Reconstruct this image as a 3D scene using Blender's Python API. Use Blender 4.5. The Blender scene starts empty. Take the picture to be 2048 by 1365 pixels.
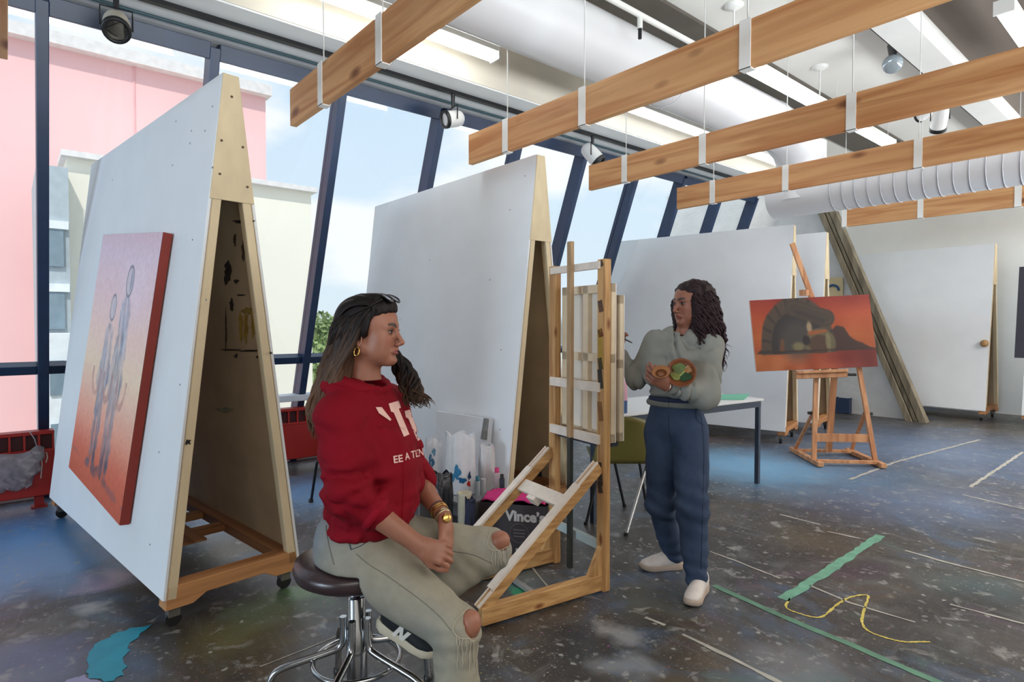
import bpy, bmesh, math, random
import numpy as np
from mathutils import Vector, Matrix
from mathutils.bvhtree import BVHTree
random.seed(7); np.random.seed(7)
SC = bpy.context.scene
COL = SC.collection

# ------------------------------------------------------------------ camera
F, YAW, PIT, EYE = 1191.5, math.radians(49.73), math.radians(-1.505), 1.4
cd = bpy.data.cameras.new('camera'); cam = bpy.data.objects.new('camera', cd); COL.objects.link(cam)
cd.sensor_width = 36; cd.lens = 36 * F / 2048; cd.clip_start = .05; cd.clip_end = 400
cam.location = (0, 0, EYE); cam.rotation_euler = (math.pi / 2 + PIT, 0, YAW)
SC.camera = cam
# ------------------------------------------------------------------ colour management
SC.view_settings.view_transform = 'Standard'; SC.view_settings.look = 'None'
SC.view_settings.gamma = 1; SC.view_settings.use_curve_mapping = False
SC.view_settings.exposure = 0.98
SC.cycles.max_bounces = 8; SC.cycles.diffuse_bounces = 5; SC.cycles.glossy_bounces = 3
SC.cycles.transparent_max_bounces = 16; SC.cycles.caustics_reflective = False; SC.cycles.caustics_refractive = False
SC.cycles.sample_clamp_indirect = 4.0
# ------------------------------------------------------------------ sky
W = bpy.data.worlds.new('sky'); SC.world = W; W.use_nodes = True
nt = W.node_tree; nt.nodes.clear()
N = nt.nodes.new; L = nt.links.new
out = N('ShaderNodeOutputWorld'); bg = N('ShaderNodeBackground'); L(bg.outputs[0], out.inputs[0])
tc = N('ShaderNodeTexCoord'); sx = N('ShaderNodeSeparateXYZ'); L(tc.outputs['Generated'], sx.inputs[0])
rmp = N('ShaderNodeValToRGB'); L(sx.outputs[2], rmp.inputs[0])
e = rmp.color_ramp.elements
e[0].position = 0; e[0].color = (.34, .36, .36, 1)
e[1].position = .02; e[1].color = (.74, .84, .92, 1)
q = e.new(.18); q.color = (.70, .83, .96, 1)
q = e.new(.5); q.color = (.60, .76, .96, 1)
q = e.new(1); q.color = (.52, .70, .94, 1)
mp = N('ShaderNodeMapping'); mp.inputs['Scale'].default_value = (1, 1, 2.6); L(tc.outputs['Generated'], mp.inputs[0])
no = N('ShaderNodeTexNoise'); no.inputs['Scale'].default_value = 2.3; no.inputs['Detail'].default_value = 6
mp.inputs['Location'].default_value = (.62, .35, .05)
L(mp.outputs[0], no.inputs[0])
cr = N('ShaderNodeValToRGB'); cr.color_ramp.elements[0].position = .50; cr.color_ramp.elements[1].position = .60; L(no.outputs[0], cr.inputs[0])
cl = N('ShaderNodeMath'); cl.operation = 'GREATER_THAN'; cl.inputs[1].default_value = .0; L(sx.outputs[2], cl.inputs[0])
mu = N('ShaderNodeMath'); mu.operation = 'MULTIPLY'; L(cr.outputs[0], mu.inputs[0]); L(cl.outputs[0], mu.inputs[1])
mx = N('ShaderNodeMix'); mx.data_type = 'RGBA'; mx.inputs['B'].default_value = (.97, .98, 1.0, 1)
L(mu.outputs[0], mx.inputs['Factor']); L(rmp.outputs[0], mx.inputs['A']); L(mx.outputs['Result'], bg.inputs[0])
bg.inputs[1].default_value = .56
# ------------------------------------------------------------------ sun, and area lamps added out of view as fill light
sd = bpy.data.lights.new('sun', 'SUN'); sun = bpy.data.objects.new('sun', sd); COL.objects.link(sun)
sd.energy = 1.35; sd.angle = math.radians(2); sd.color = (1, .95, .88)
sun.rotation_euler = (math.radians(38), 0, math.radians(60))
def area(name, loc, sx_, sy_, e_, col=(1, .97, .93), rot=(0, 0, 0)):
    d = bpy.data.lights.new(name, 'AREA'); d.shape = 'RECTANGLE'; d.size = sx_; d.size_y = sy_; d.energy = e_; d.color = col
    o = bpy.data.objects.new(name, d); COL.objects.link(o); o.location = loc; o.rotation_euler = rot; return o
area('added_overhead_fill', (2.6, -1.0, 3.6), 2.4, 8.0, 120)  # unseen fill lamp, added to brighten the people's side from above
area('added_overhead_fill_far', (2.2, 8.5, 3.6), 2.4, 6.0, 300)  # unseen fill lamp, added to brighten the far wall and its boards
area('added_rear_fill', (-.4, -24, 2.4), 9.0, 5.0, 1250, (.66, .83, 1), rot=(math.radians(90), 0, 0))  # bluish fill added for the camera-facing boards; no windows stand there
for k_, y_ in enumerate((.5, 5.0, 9.5)):
    u_ = area('added_upward_fill', (3.4, y_, .9), 1.0, 4.0, 94, (.90, .96, 1), rot=(0, math.radians(180 - 42), 0)); u_.data.spread = math.radians(95)  # unseen fill, added and aimed up-left to brighten ceiling and soffit

# ------------------------------------------------------------------ pixel rays (2048 x 1365 frame) -> points in the room
_f = np.array([-math.sin(YAW) * math.cos(PIT), math.cos(YAW) * math.cos(PIT), math.sin(PIT)])
_r = np.array([math.cos(YAW), math.sin(YAW), 0.]); _u = np.cross(_r, _f); CAM = np.array([0, 0, EYE])
def ray(px, py): return _r * ((px - 1024) / F) + _u * ((682.5 - py) / F) + _f
def V(px, py, d): return CAM + ray(px, py) * d
def onZ(px, py, z=0.): d = ray(px, py); return CAM + d * ((z - EYE) / d[2])
def onX(px, py, x): d = ray(px, py); return CAM + d * (x / d[0])
def onY(px, py, y): d = ray(px, py); return CAM + d * (y / d[1])
def onPlane(px, py, p, n): d = ray(px, py); return CAM + d * (np.dot(np.array(p) - CAM, n) / np.dot(d, n))

# ------------------------------------------------------------------ materials
def srgb(r, g, b):
    return tuple(((c / 255) / 12.92 if c / 255 <= .04045 else ((c / 255 + .055) / 1.055) ** 2.4) for c in (r, g, b)) + (1,)
_mats = {}
def M(name, col=(200, 200, 200), rough=.55, metal=0., var=.08, scale=6., bump=0., bscale=60., stretch=(1, 1, 1), spec=.5, vcol=False, emit=0., coat=0.):
    if name in _mats: return _mats[name]
    m = bpy.data.materials.new(name); m.use_nodes = True; t = m.node_tree; b = t.nodes['Principled BSDF']
    c = srgb(*col); b.inputs['Roughness'].default_value = rough; b.inputs['Metallic'].default_value = metal
    b.inputs['Specular IOR Level'].default_value = spec; b.inputs['Coat Weight'].default_value = coat
    tcn = t.nodes.new('ShaderNodeTexCoord'); mpn = t.nodes.new('ShaderNodeMapping'); mpn.inputs['Scale'].default_value = stretch
    t.links.new(tcn.outputs['Object'], mpn.inputs[0])
    n1 = t.nodes.new('ShaderNodeTexNoise'); n1.inputs['Scale'].default_value = scale; n1.inputs['Detail'].default_value = 5
    t.links.new(mpn.outputs[0], n1.inputs[0])
    mr = t.nodes.new('ShaderNodeMapRange'); mr.inputs['From Min'].default_value = .3; mr.inputs['From Max'].default_value = .7
    mr.inputs['To Min'].default_value = 1 - var; mr.inputs['To Max'].default_value = 1 + var; t.links.new(n1.outputs[0], mr.inputs[0])
    mix = t.nodes.new('ShaderNodeMix'); mix.data_type = 'RGBA'; mix.blend_type = 'MULTIPLY'; mix.inputs['Factor'].default_value = 1
    if vcol:
        a = t.nodes.new('ShaderNodeVertexColor'); a.layer_name = 'Col'; t.links.new(a.outputs[0], mix.inputs['A'])
    else: mix.inputs['A'].default_value = c
    t.links.new(mr.outputs[0], mix.inputs['B']); t.links.new(mix.outputs['Result'], b.inputs['Base Color'])
    if bump:
        n2 = t.nodes.new('ShaderNodeTexNoise'); n2.inputs['Scale'].default_value = bscale; n2.inputs['Detail'].default_value = 4
        t.links.new(mpn.outputs[0], n2.inputs[0])
        bp = t.nodes.new('ShaderNodeBump'); bp.inputs['Strength'].default_value = bump; bp.inputs['Distance'].default_value = .01
        t.links.new(n2.outputs[0], bp.inputs['Height']); t.links.new(bp.outputs[0], b.inputs['Normal'])
    if emit:
        b.inputs['Emission Color'].default_value = c; b.inputs['Emission Strength'].default_value = emit
    _mats[name] = m; return m
def wood(name, light, dark, axis=0, knots=True, rough=.55, scale=1.):
    """pine: long grain streaks along one axis and a few knots"""
    if name in _mats: return _mats[name]
    m = M(name, light, rough=rough, var=0); t = m.node_tree; b = t.nodes['Principled BSDF']
    tcn = t.nodes.new('ShaderNodeTexCoord'); mpn = t.nodes.new('ShaderNodeMapping')
    s = [9 * scale] * 3; s[axis] = .55 * scale; mpn.inputs['Scale'].default_value = s; t.links.new(tcn.outputs['Object'], mpn.inputs[0])
    oi = t.nodes.new('ShaderNodeObjectInfo'); ad = t.nodes.new('ShaderNodeVectorMath'); ad.operation = 'ADD'
    sc_ = t.nodes.new('ShaderNodeVectorMath'); sc_.operation = 'SCALE'; sc_.inputs['Scale'].default_value = 17; t.links.new(oi.outputs['Random'], sc_.inputs[0])
    t.links.new(mpn.outputs[0], ad.inputs[0]); t.links.new(sc_.outputs[0], ad.inputs[1])
    n = t.nodes.new('ShaderNodeTexNoise'); n.inputs['Scale'].default_value = 1.6; n.inputs['Detail'].default_value = 7; n.inputs['Distortion'].default_value = .8
    t.links.new(ad.outputs[0], n.inputs[0])
    r = t.nodes.new('ShaderNodeValToRGB'); r.color_ramp.elements[0].position = .38; r.color_ramp.elements[1].position = .66
    r.color_ramp.elements[0].color = srgb(*light); r.color_ramp.elements[1].color = srgb(*dark); t.links.new(n.outputs[0], r.inputs[0])
    last = r.outputs[0]
    if knots:
        mp2 = t.nodes.new('ShaderNodeMapping'); s2 = [4.5 * scale] * 3; s2[axis] = 1.9 * scale; mp2.inputs['Scale'].default_value = s2; t.links.new(tcn.outputs['Object'], mp2.inputs[0])
        ad2 = t.nodes.new('ShaderNodeVectorMath'); ad2.operation = 'ADD'; t.links.new(mp2.outputs[0], ad2.inputs[0]); t.links.new(sc_.outputs[0], ad2.inputs[1])
        v = t.nodes.new('ShaderNodeTexVoronoi'); v.inputs['Scale'].default_value = 1.; t.links.new(ad2.outputs[0], v.inputs[0])
        kr = t.nodes.new('ShaderNodeValToRGB'); kr.color_ramp.elements[0].position = .07; kr.color_ramp.elements[0].color = (1, 1, 1, 1)
        kr.color_ramp.elements[1].position = .17; kr.color_ramp.elements[1].color = (0, 0, 0, 1); t.links.new(v.outputs['Distance'], kr.inputs[0])
        mxn = t.nodes.new('ShaderNodeMix'); mxn.data_type = 'RGBA'; mxn.inputs['B'].default_value = srgb(128, 74, 36)
        t.links.new(kr.outputs[0], mxn.inputs['Factor']); t.links.new(last, mxn.inputs['A']); last = mxn.outputs['Result']
    t.links.new(last, b.inputs['Base Color'])
    return m

# ------------------------------------------------------------------ mesh builder
class MB:
    def __init__(s): s.v = []; s.f = []; s.mi = []; s.sm = []
    def add(s, vs, fs, mi=0, smooth=False):
        o = len(s.v); s.v += [tuple(map(float, p)) for p in vs]
        for f in fs: s.f.append(tuple(i + o for i in f)); s.mi.append(mi); s.sm.append(smooth)
        return s
    def box(s, c, d, R=None, mi=0):
        c = np.array(c, float); h = np.array(d, float) / 2
        P = [np.array((x, y, z)) * h for x in (-1, 1) for y in (-1, 1) for z in (-1, 1)]
        if R is not None: P = [np.array(R) @ p for p in P]
        return s.add([c + p for p in P], [(0, 1, 3, 2), (4, 6, 7, 5), (0, 4, 5, 1), (2, 3, 7, 6), (0, 2, 6, 4), (1, 5, 7, 3)], mi)
    def bar(s, a, b, w, h, up=(0, 0, 1), mi=0):
        """box from a to b; w along side axis, h along up axis"""
        a = np.array(a, float); b = np.array(b, float); d = b - a; ln = np.linalg.norm(d); d /= ln
        up = np.array(up, float); sd_ = np.cross(d, up)
        if np.linalg.norm(sd_) < 1e-6: sd_ = np.cross(d, (1, 0, 0))
        sd_ /= np.linalg.norm(sd_); u = np.cross(sd_, d)
        return s.box((a + b) / 2, (ln, w, h), np.array([d, sd_, u]).T, mi)
    def prism(s, poly, off, mi=0):
        poly = [np.array(p, float) for p in poly]; off = np.array(off, float); n = len(poly)
        vs = poly + [p + off for p in poly]
        nrm = np.zeros(3)
        for i in range(n): nrm += np.cross(poly[i] - poly[0], poly[(i + 1) % n] - poly[0])
        fs = [tuple(range(n)), tuple(range(2 * n - 1, n - 1, -1))] + [(i, i + n, (i + 1) % n + n, (i + 1) % n) for i in range(n)]
        if nrm @ off > 0: fs = [f[::-1] for f in fs]
        return s.add(vs, fs, mi)
    def tube(s, pts, r, n=8, caps=True, mi=0, smooth=True):
        P = [np.array(p, float) for p in pts]; m = len(P)
        rs = r if hasattr(r, '__len__') else [r] * m
        T = [P[min(i + 1, m - 1)] - P[max(i - 1, 0)] for i in range(m)]
        T = [t / (np.linalg.norm(t) + 1e-12) for t in T]
        u = np.cross(T[0], (0, 0, 1.));
        if np.linalg.norm(u) < 1e-3: u = np.cross(T[0], (1., 0, 0))
        u /= np.linalg.norm(u); vs = []
        for i in range(m):
            u = u - T[i] * (u @ T[i]); u /= np.linalg.norm(u) + 1e-12; w = np.cross(T[i], u)
            for k in range(n):
                a = 2 * math.pi * k / n; vs.append(P[i] + rs[i] * (math.cos(a) * u + math.sin(a) * w))
        fs = [(i * n + k, i * n + (k + 1) % n, (i + 1) * n + (k + 1) % n, (i + 1) * n + k) for i in range(m - 1) for k in range(n)]
        s.add(vs, fs, mi, smooth)
        if caps: s.add(vs[:n], [tuple(range(n - 1, -1, -1))], mi); s.add(vs[-n:], [tuple(range(n))], mi)
        return s
    def lathe(s, prof, c=(0, 0, 0), R=None, n=24, mi=0, smooth=True):
        """prof: list of (radius, height) about local z"""
        c = np.array(c, float); vs = []; m = len(prof)
        for (r, z) in prof:
            for k in range(n):
                a = 2 * math.pi * k / n; p = np.array((r * math.cos(a), r * math.sin(a), z))
                if R is not None: p = np.array(R) @ p
                vs.append(c + p)
        fs = [(i * n + k, i * n + (k + 1) % n, (i + 1) * n + (k + 1) % n, (i + 1) * n + k) for i in range(m - 1) for k in range(n)]
        s.add(vs, fs, mi, smooth)
        if prof[0][0] > 1e-4: s.add(vs[:n], [tuple(range(n - 1, -1, -1))], mi)
        if prof[-1][0] > 1e-4: s.add(vs[-n:], [tuple(range(n))], mi)
        return s
    def build(s, name, mats, parent=None, loc=None, rz=0., bevel=0., kind=None, vcol=None):
        me = bpy.data.meshes.new(name); me.from_pydata(s.v, [], s.f)
        mats = mats if isinstance(mats, (list, tuple)) else [mats]
        for m in mats: me.materials.append(m)
        me.polygons.foreach_set('material_index', s.mi); me.polygons.foreach_set('use_smooth', s.sm)
        if vcol is not None: set_vcol(me, vcol)
        me.update()
        return link(name, me, parent, loc, rz, bevel, kind)
def set_vcol(me, c):
    c = np.asarray(c, np.float32)
    if c.shape[1] == 3: c = np.hstack([c, np.ones((len(c), 1), np.float32)])
    a = me.color_attributes.new('Col', 'FLOAT_COLOR', 'POINT'); a.data.foreach_set('color', c.ravel())
def link(name, me, parent=None, loc=None, rz=0., bevel=0., kind=None):
    o = bpy.data.objects.new(name, me); COL.objects.link(o)
    if parent is not None: o.parent = parent
    if loc is not None: o.location = loc
    if rz: o.rotation_euler = (0, 0, rz)
    if bevel:
        b = o.modifiers.new('bevel', 'BEVEL'); b.width = bevel; b.segments = 1; b.limit_method = 'ANGLE'
    if kind: o['kind'] = kind
    return o
def thing(name, label, cat, loc=(0, 0, 0), rz=0., group=None):
    o = bpy.data.objects.new(name, None); COL.objects.link(o); o.empty_display_size = .1
    o.location = loc; o.rotation_euler = (0, 0, rz); return tag(o, label, cat, group)
def tag(o, label, cat, group=None):
    o['label'] = label; o['category'] = cat
    if group: o['group'] = group
    return o
def dup(root, loc, rz=None, label=None):
    def cp(o, par):
        c = o.copy(); COL.objects.link(c)
        if par is not None: c.parent = par
        for ch in [x for x in o.children]: cp(ch, c)
        return c
    r = cp(root, None); r.location = loc
    if rz is not None: r.rotation_euler = (0, 0, rz)
    if label: r['label'] = label
    return r
def rotz(a): c, s = math.cos(a), math.sin(a); return np.array([[c, -s, 0], [s, c, 0], [0, 0, 1.]])
def frame(z, x=(1, 0, 0)):
    z = np.array(z, float); z /= np.linalg.norm(z); x = np.array(x, float); x = x - z * (x @ z)
    if np.linalg.norm(x) < 1e-4: x = np.cross(z, (0, 1, 0.3))
    x /= np.linalg.norm(x); return np.array([x, np.cross(z, x), z]).T

# ------------------------------------------------------------------ value noise for modelling
def vnoise(P, seed=0):
    P = np.asarray(P, np.float64); i = np.floor(P).astype(np.int64); f = P - i; f = f * f * (3 - 2 * f)
    def h(x, y, z):
        n = (x * 374761393 + y * 668265263 + z * 2147483647 + seed * 974711) & 0xffffffff
        n = ((n ^ (n >> 13)) * 1274126177) & 0xffffffff
        return ((n ^ (n >> 16)) & 0xffff) / 65535.
    r = 0
    for a in (0, 1):
        for b in (0, 1):
            for c in (0, 1):
                w = (f[..., 0] if a else 1 - f[..., 0]) * (f[..., 1] if b else 1 - f[..., 1]) * (f[..., 2] if c else 1 - f[..., 2])
                r = r + w * h(i[..., 0] + a, i[..., 1] + b, i[..., 2] + c)
    return r * 2 - 1
def catmull(P, k=6):
    P = [np.array(p, float) for p in P]; P = [2 * P[0] - P[1]] + P + [2 * P[-1] - P[-2]]; out_ = []
    for i in range(1, len(P) - 2):
        for t in np.linspace(0, 1, k, endpoint=False):
            a, b, c, d = P[i - 1:i + 3]; out_.append(.5 * (2 * b + (c - a) * t + (2 * a - 5 * b + 4 * c - d) * t * t + (3 * b - a - 3 * c + d) * t ** 3))
    out_.append(P[-2]); return out_
# ================================================================== SETTING
white = M('white_paint', (226, 226, 222), .6, var=.03, scale=3, bump=.05, bscale=30)
cream = M('cream_paint', (232, 224, 208), .65, var=.04, scale=2.5, bump=.05, bscale=25)
shade_grey = M('shaded_ceiling_grey', (104, 94, 86), .8, var=.05, scale=2)  # grey that puts the weaker light of the ceiling bay into its colour
navy = M('navy_metal', (30, 52, 84), .38, var=.12, scale=8, bump=.03)
black = M('black_metal', (22, 22, 24), .45, var=.1)
# floor ------------------------------------------------------------
def floor_material():
    m = bpy.data.materials.new('paint_spattered_floor'); m.use_nodes = True; t = m.node_tree; b = t.nodes['Principled BSDF']
    N = t.nodes.new; L = t.links.new
    tc = N('ShaderNodeTexCoord')
    def noise(scale, detail=6, dist=0., off=0.):
        mp = N('ShaderNodeMapping'); mp.inputs['Location'].default_value = (off, off * 1.7, 0); L(tc.outputs['Object'], mp.inputs[0])
        n = N('ShaderNodeTexNoise'); n.inputs['Scale'].default_value = scale; n.inputs['Detail'].default_value = detail; n.inputs['Distortion'].default_value = dist
        n.inputs['Roughness'].default_value = .62
        L(mp.outputs[0], n.inputs[0]); return n.outputs[0]
    def ramp(x, a, c):
        r = N('ShaderNodeMapRange'); r.inputs['From Min'].default_value = a; r.inputs['From Max'].default_value = c; L(x, r.inputs[0]); return r.outputs[0]
    def mix(A, col, fac, k=1.):
        if k != 1:
            q = N('ShaderNodeMath'); q.operation = 'MULTIPLY'; q.inputs[1].default_value = k; L(fac, q.inputs[0]); fac = q.outputs[0]
        x = N('ShaderNodeMix'); x.data_type = 'RGBA'; L(fac, x.inputs['Factor'])
        if isinstance(A, tuple): x.inputs['A'].default_value = A
        else: L(A, x.inputs['A'])
        if isinstance(col, tuple): x.inputs['B'].default_value = col
        else: L(col, x.inputs['B'])
        return x.outputs['Result']
    c = mix(srgb(70, 65, 60), srgb(40, 37, 35), ramp(noise(1.1, 8, .6), .4, .6))
    c = mix(c, srgb(104, 108, 108), ramp(noise(2.6, 12, .7, 3), .53, .68), .65)
    c = mix(c, srgb(30, 28, 28), ramp(noise(1.7, 10, .6, 81), .58, .70), .6)
    c = mix(c, srgb(92, 78, 56), ramp(noise(.9, 6, .8, 11), .54, .68), .7)
    c = mix(c, srgb(66, 92, 122), ramp(noise(1.3, 7, 1.0, 21), .54, .68), .8)
    c = mix(c, srgb(96, 70, 88), ramp(noise(1.6, 6, 1.0, 31), .60, .70), .6)
    c = mix(c, srgb(76, 108, 98), ramp(noise(1.9, 6, 1.0, 41), .62, .72), .6)
    def streak(ang, sx_, sy_, th0, th1, col, k, off):
        nonlocal c
        mp = N('ShaderNodeMapping'); mp.inputs['Rotation'].default_value = (0, 0, ang); mp.inputs['Location'].default_value = (off, off, 0); L(tc.outputs['Object'], mp.inputs[0])
        m2 = N('ShaderNodeMapping'); m2.inputs['Scale'].default_value = (sx_, sy_, 1); L(mp.outputs[0], m2.inputs[0])
        n = N('ShaderNodeTexNoise'); n.inputs['Scale'].default_value = 1; n.inputs['Detail'].default_value = 8; n.inputs['Roughness'].default_value = .7; L(m2.outputs[0], n.inputs[0])
        c = mix(c, col, ramp(n.outputs[0], th0, th1), k)
    streak(.1, 1.2, 16, .56, .70, srgb(120, 120, 118), .6, 2); streak(1.5, 1.4, 14, .58, .70, srgb(104, 104, 104), .55, 7); streak(.8, 2.5, 9, .58, .70, srgb(96, 92, 82), .6, 12); streak(.05, .8, 22, .57, .68, srgb(30, 28, 28), .5, 17)
    # worn paint patches, plus broad blues that paint in the sky's reflection
    sepn = N('ShaderNodeVectorMath'); sepn.operation = 'MULTIPLY_ADD'; wn = N('ShaderNodeTexNoise'); wn.inputs['Scale'].default_value = 3.5; wn.inputs['Detail'].default_value = 6
    L(tc.outputs['Object'], wn.inputs[0]); L(wn.outputs['Color'], sepn.inputs[0]); sepn.inputs[1].default_value = (.5, .5, 0); L(tc.outputs['Object'], sepn.inputs[2])
    sepw = N('ShaderNodeVectorMath'); sepw.operation = 'MULTIPLY_ADD'; wn2 = N('ShaderNodeTexNoise'); wn2.inputs['Scale'].default_value = 14; wn2.inputs['Detail'].default_value = 4
    L(tc.outputs['Object'], wn2.inputs[0]); L(wn2.outputs['Color'], sepw.inputs[0]); sepw.inputs[1].default_value = (.06, .06, 0); L(tc.outputs['Object'], sepw.inputs[2])
    def spot(px, py, rad, col, k=1., soft=.5):
        nonlocal c
        p = onZ(px, py)
        d = N('ShaderNodeVectorMath'); d.operation = 'DISTANCE'; L(sepn.outputs[0], d.inputs[0]); d.inputs[1].default_value = (p[0] + .25, p[1] + .25, 0)
        r = N('ShaderNodeMapRange'); r.inputs['From Min'].default_value = rad; r.inputs['From Max'].default_value = rad * soft; L(d.outputs['Value'], r.inputs[0])
        c = mix(c, col, r.outputs[0], k)
    spot(160, 1060, 1.2, srgb(88, 150, 208), .95, .2); spot(60, 1130, .7, srgb(120, 160, 204), .9, .3)  # large blues: sky reflection near the windows, painted into the floor
    spot(330, 1000, .6, srgb(96, 116, 160), .6); spot(130, 1290, .22, srgb(52, 56, 84), .75)
    spot(40, 1330, .35, srgb(104, 116, 150), .6); spot(200, 1160, .17, srgb(176, 150, 176), .8, .2); spot(170, 1225, .10, srgb(180, 176, 176), .7, .2)
    spot(470, 1260, .35, srgb(104, 100, 60), .75, .2); spot(560, 1210, .3, srgb(88, 112, 84), .7, .2); spot(620, 1180, .15, srgb(110, 150, 100), .6)
    spot(520, 1120, .22, srgb(60, 116, 150), .6, .3); spot(480, 1150, .4, srgb(72, 68, 92), .5)
    spot(1560, 940, 1.3, srgb(96, 148, 188), .85, .2); spot(1480, 930, .9, srgb(112, 168, 206), .9, .2); spot(1700, 1010, .7, srgb(76, 92, 122), .6, .2); spot(1850, 900, 2.2, srgb(104, 130, 168), .7, .1); spot(1900, 1010, .9, srgb(100, 120, 156), .6, .1)  # blues here paint the sky's sheen on the farther floor
    spot(640, 985, .8, srgb(112, 156, 196), .9, .3)
    spot(1060, 1170, .25, srgb(120, 140, 150), .6, .3); spot(1045, 1185, .10, srgb(34, 150, 104), .95, .6); spot(1150, 1300, .25, srgb(30, 30, 32), .8, .3)
    spot(1240, 1270, .12, srgb(150, 150, 150), .7, .3); spot(1260, 1345, .16, srgb(140, 145, 150), .6, .3); spot(1600, 1330, .25, srgb(118, 122, 128), .6, .2)
    spot(1700, 1140, .22, srgb(58, 44, 62), .7, .3); spot(1960, 1175, .3, srgb(60, 92, 96), .5, .2); spot(1300, 1200, .3, srgb(86, 80, 52), .6, .2)
    spot(1620, 1080, .4, srgb(92, 82, 62), .6, .2)
    # drips and specks
    def specks(scale, th, col, k, jit, off):
        nonlocal c
        mp = N('ShaderNodeMapping'); mp.inputs['Location'].default_value = (off, off, 0); L(sepw.outputs[0], mp.inputs[0])
        v = N('ShaderNodeTexVoronoi'); v.inputs['Scale'].default_value = scale; v.voronoi_dimensions = '2D'; L(mp.outputs[0], v.inputs[0])
        r = ramp(v.outputs['Distance'], th, th * .6)
        g = N('ShaderNodeSeparateColor'); L(v.outputs['Color'], g.inputs[0]); gt = N('ShaderNodeMath'); gt.operation = 'GREATER_THAN'; gt.inputs[1].default_value = jit; L(g.outputs[0], gt.inputs[0])
        mlt = N('ShaderNodeMath'); mlt.operation = 'MULTIPLY'; L(r, mlt.inputs[0]); L(gt.outputs[0], mlt.inputs[1])
        dn = N('ShaderNodeMath'); dn.operation = 'MULTIPLY'; L(mlt.outputs[0], dn.inputs[0]); L(ramp(noise(1.5, 5, .5, off + 90), .40, .60), dn.inputs[1])
        c = mix(c, col if col else v.outputs['Color'], dn.outputs[0], k)
    specks(11, .15, srgb(176, 176, 170), .8, .74, 0); specks(31, .17, srgb(160, 160, 156), .7, .80, 5); specks(64, .20, srgb(136, 134, 130), .6, .74, 9)
    specks(9, .13, srgb(150, 150, 150), .7, .7, 13); specks(26, .15, None, .3, .88, 17)
    c = mix(c, srgb(168, 168, 164), ramp(noise(8, 12, .6, 51), .58, .68), .55)
    L(c, b.inputs['Base Color'])
    rr = N('ShaderNodeMapRange'); rr.inputs['To Min'].default_value = .24; rr.inputs['To Max'].default_value = .56; L(noise(2.5, 6, 0, 61), rr.inputs[0]); L(rr.outputs[0], b.inputs['Roughness'])
    bp = N('ShaderNodeBump'); bp.inputs['Strength'].default_value = .25; bp.inputs['Distance'].default_value = .004; L(noise(22, 8, 0, 71), bp.inputs['Height']); L(bp.outputs[0], b.inputs['Normal'])
    b.inputs['Specular IOR Level'].default_value = .75
    return m
fl = MB().box((-1.2, .8, -.1), (11.2, 26, .2)).build('floor', floor_material(), kind='structure')
def flat_strip(pts, w, col, name, jag=.15, rough=.5):
    """a painted strip lying on the floor: polyline of world points, ragged edges"""
    b = MB(); m = M('floor_paint_%d_%d_%d' % col, col, rough, var=.18, scale=14)
    P = []
    for a, c in zip(pts[:-1], pts[1:]):
        a = np.array(a); c = np.array(c); k = max(2, int(np.linalg.norm(c - a) / .05))
        P += [a + (c - a) * i / k for i in range(k)]
    P.append(np.array(pts[-1])); vs = []
    for i, p in enumerate(P):
        t = P[min(i + 1, len(P) - 1)] - P[max(i - 1, 0)]; t[2] = 0; t /= np.linalg.norm(t) + 1e-9; s = np.array((-t[1], t[0], 0))
        for sg in (-1, 1):
            q = p + s * sg * w / 2 * (1 + random.uniform(-jag, jag)); vs.append((q[0], q[1], .0015 + .0004 * len(name) % .001))
    b.add(vs, [(2 * i, 2 * i + 1, 2 * i + 3, 2 * i + 2) for i in range(len(P) - 1)])
    return b.build(name, m, fl)
def flat_blob(px, col, name):
    P = [onZ(*q) for q in px]; b = MB(); Q = []
    n = len(P)
    for i in range(n):
        for k in range(4):
            a, c = P[i], P[(i + 1) % n]; q = a + (c - a) * k / 4; Q.append((q[0] + random.uniform(-.012, .012), q[1] + random.uniform(-.012, .012), .002))
    b.add(Q, [tuple(range(len(Q)))]); return b.build(name, M('floor_paint_%d_%d_%d' % col, col, .4, var=.1, scale=10), fl)
Z = lambda *q: [onZ(*p) for p in q]
flat_strip(Z((1428, 1172), (1560, 1232), (1700, 1290), (1890, 1372)), .04, (96, 140, 116), 'green_painted_line')
flat_strip(Z((1566, 1200), (1660, 1140), (1762, 1072)), .055, (112, 168, 142), 'green_painted_line', .3)
flat_strip(catmull(Z((1580, 1198), (1572, 1215), (1592, 1226), (1640, 1236), (1672, 1212), (1700, 1196), (1735, 1192), (1730, 1215), (1724, 1245), (1740, 1265), (1800, 1284), (1860, 1285)), 6), .011, (214, 196, 96), 'yellow_painted_squiggle', .5)
for q, w in ((((1365, 1270), (1460, 1315), (1570, 1372)), .026), (((1620, 1172), (1700, 1207), (1830, 1246)), .014), (((1655, 1064), (1720, 1078)), .02), (((1810, 1102), (1900, 1128), (2060, 1168)), .022),
             (((1420, 1104), (1470, 1122), (1560, 1158)), .013), (((1290, 1236), (1330, 1252)), .018), (((1700, 960), (1790, 925), (1960, 880)), .03), (((1940, 975), (2046, 905)), .03), (((1925, 990), (2060, 1022)), .02),
             (((520, 1335), (620, 1296), (700, 1262)), .006), (((1560, 1030), (1640, 1050)), .02), (((1900, 1210), (2060, 1252)), .014), (((1100, 1180), (1062, 1134)), .012)):
    flat_strip(Z(*q), w, (176, 174, 164), 'white_painted_line', .45)
flat_blob([(300, 1252), (262, 1288), (252, 1318), (246, 1352), (225, 1362), (180, 1358), (172, 1328), (186, 1296), (215, 1276), (262, 1258)], (22, 150, 176), 'teal_paint_puddle')
flat_blob([(205, 1362), (165, 1354), (130, 1362), (120, 1385), (200, 1385)], (150, 150, 186), 'lilac_paint_puddle')

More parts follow.
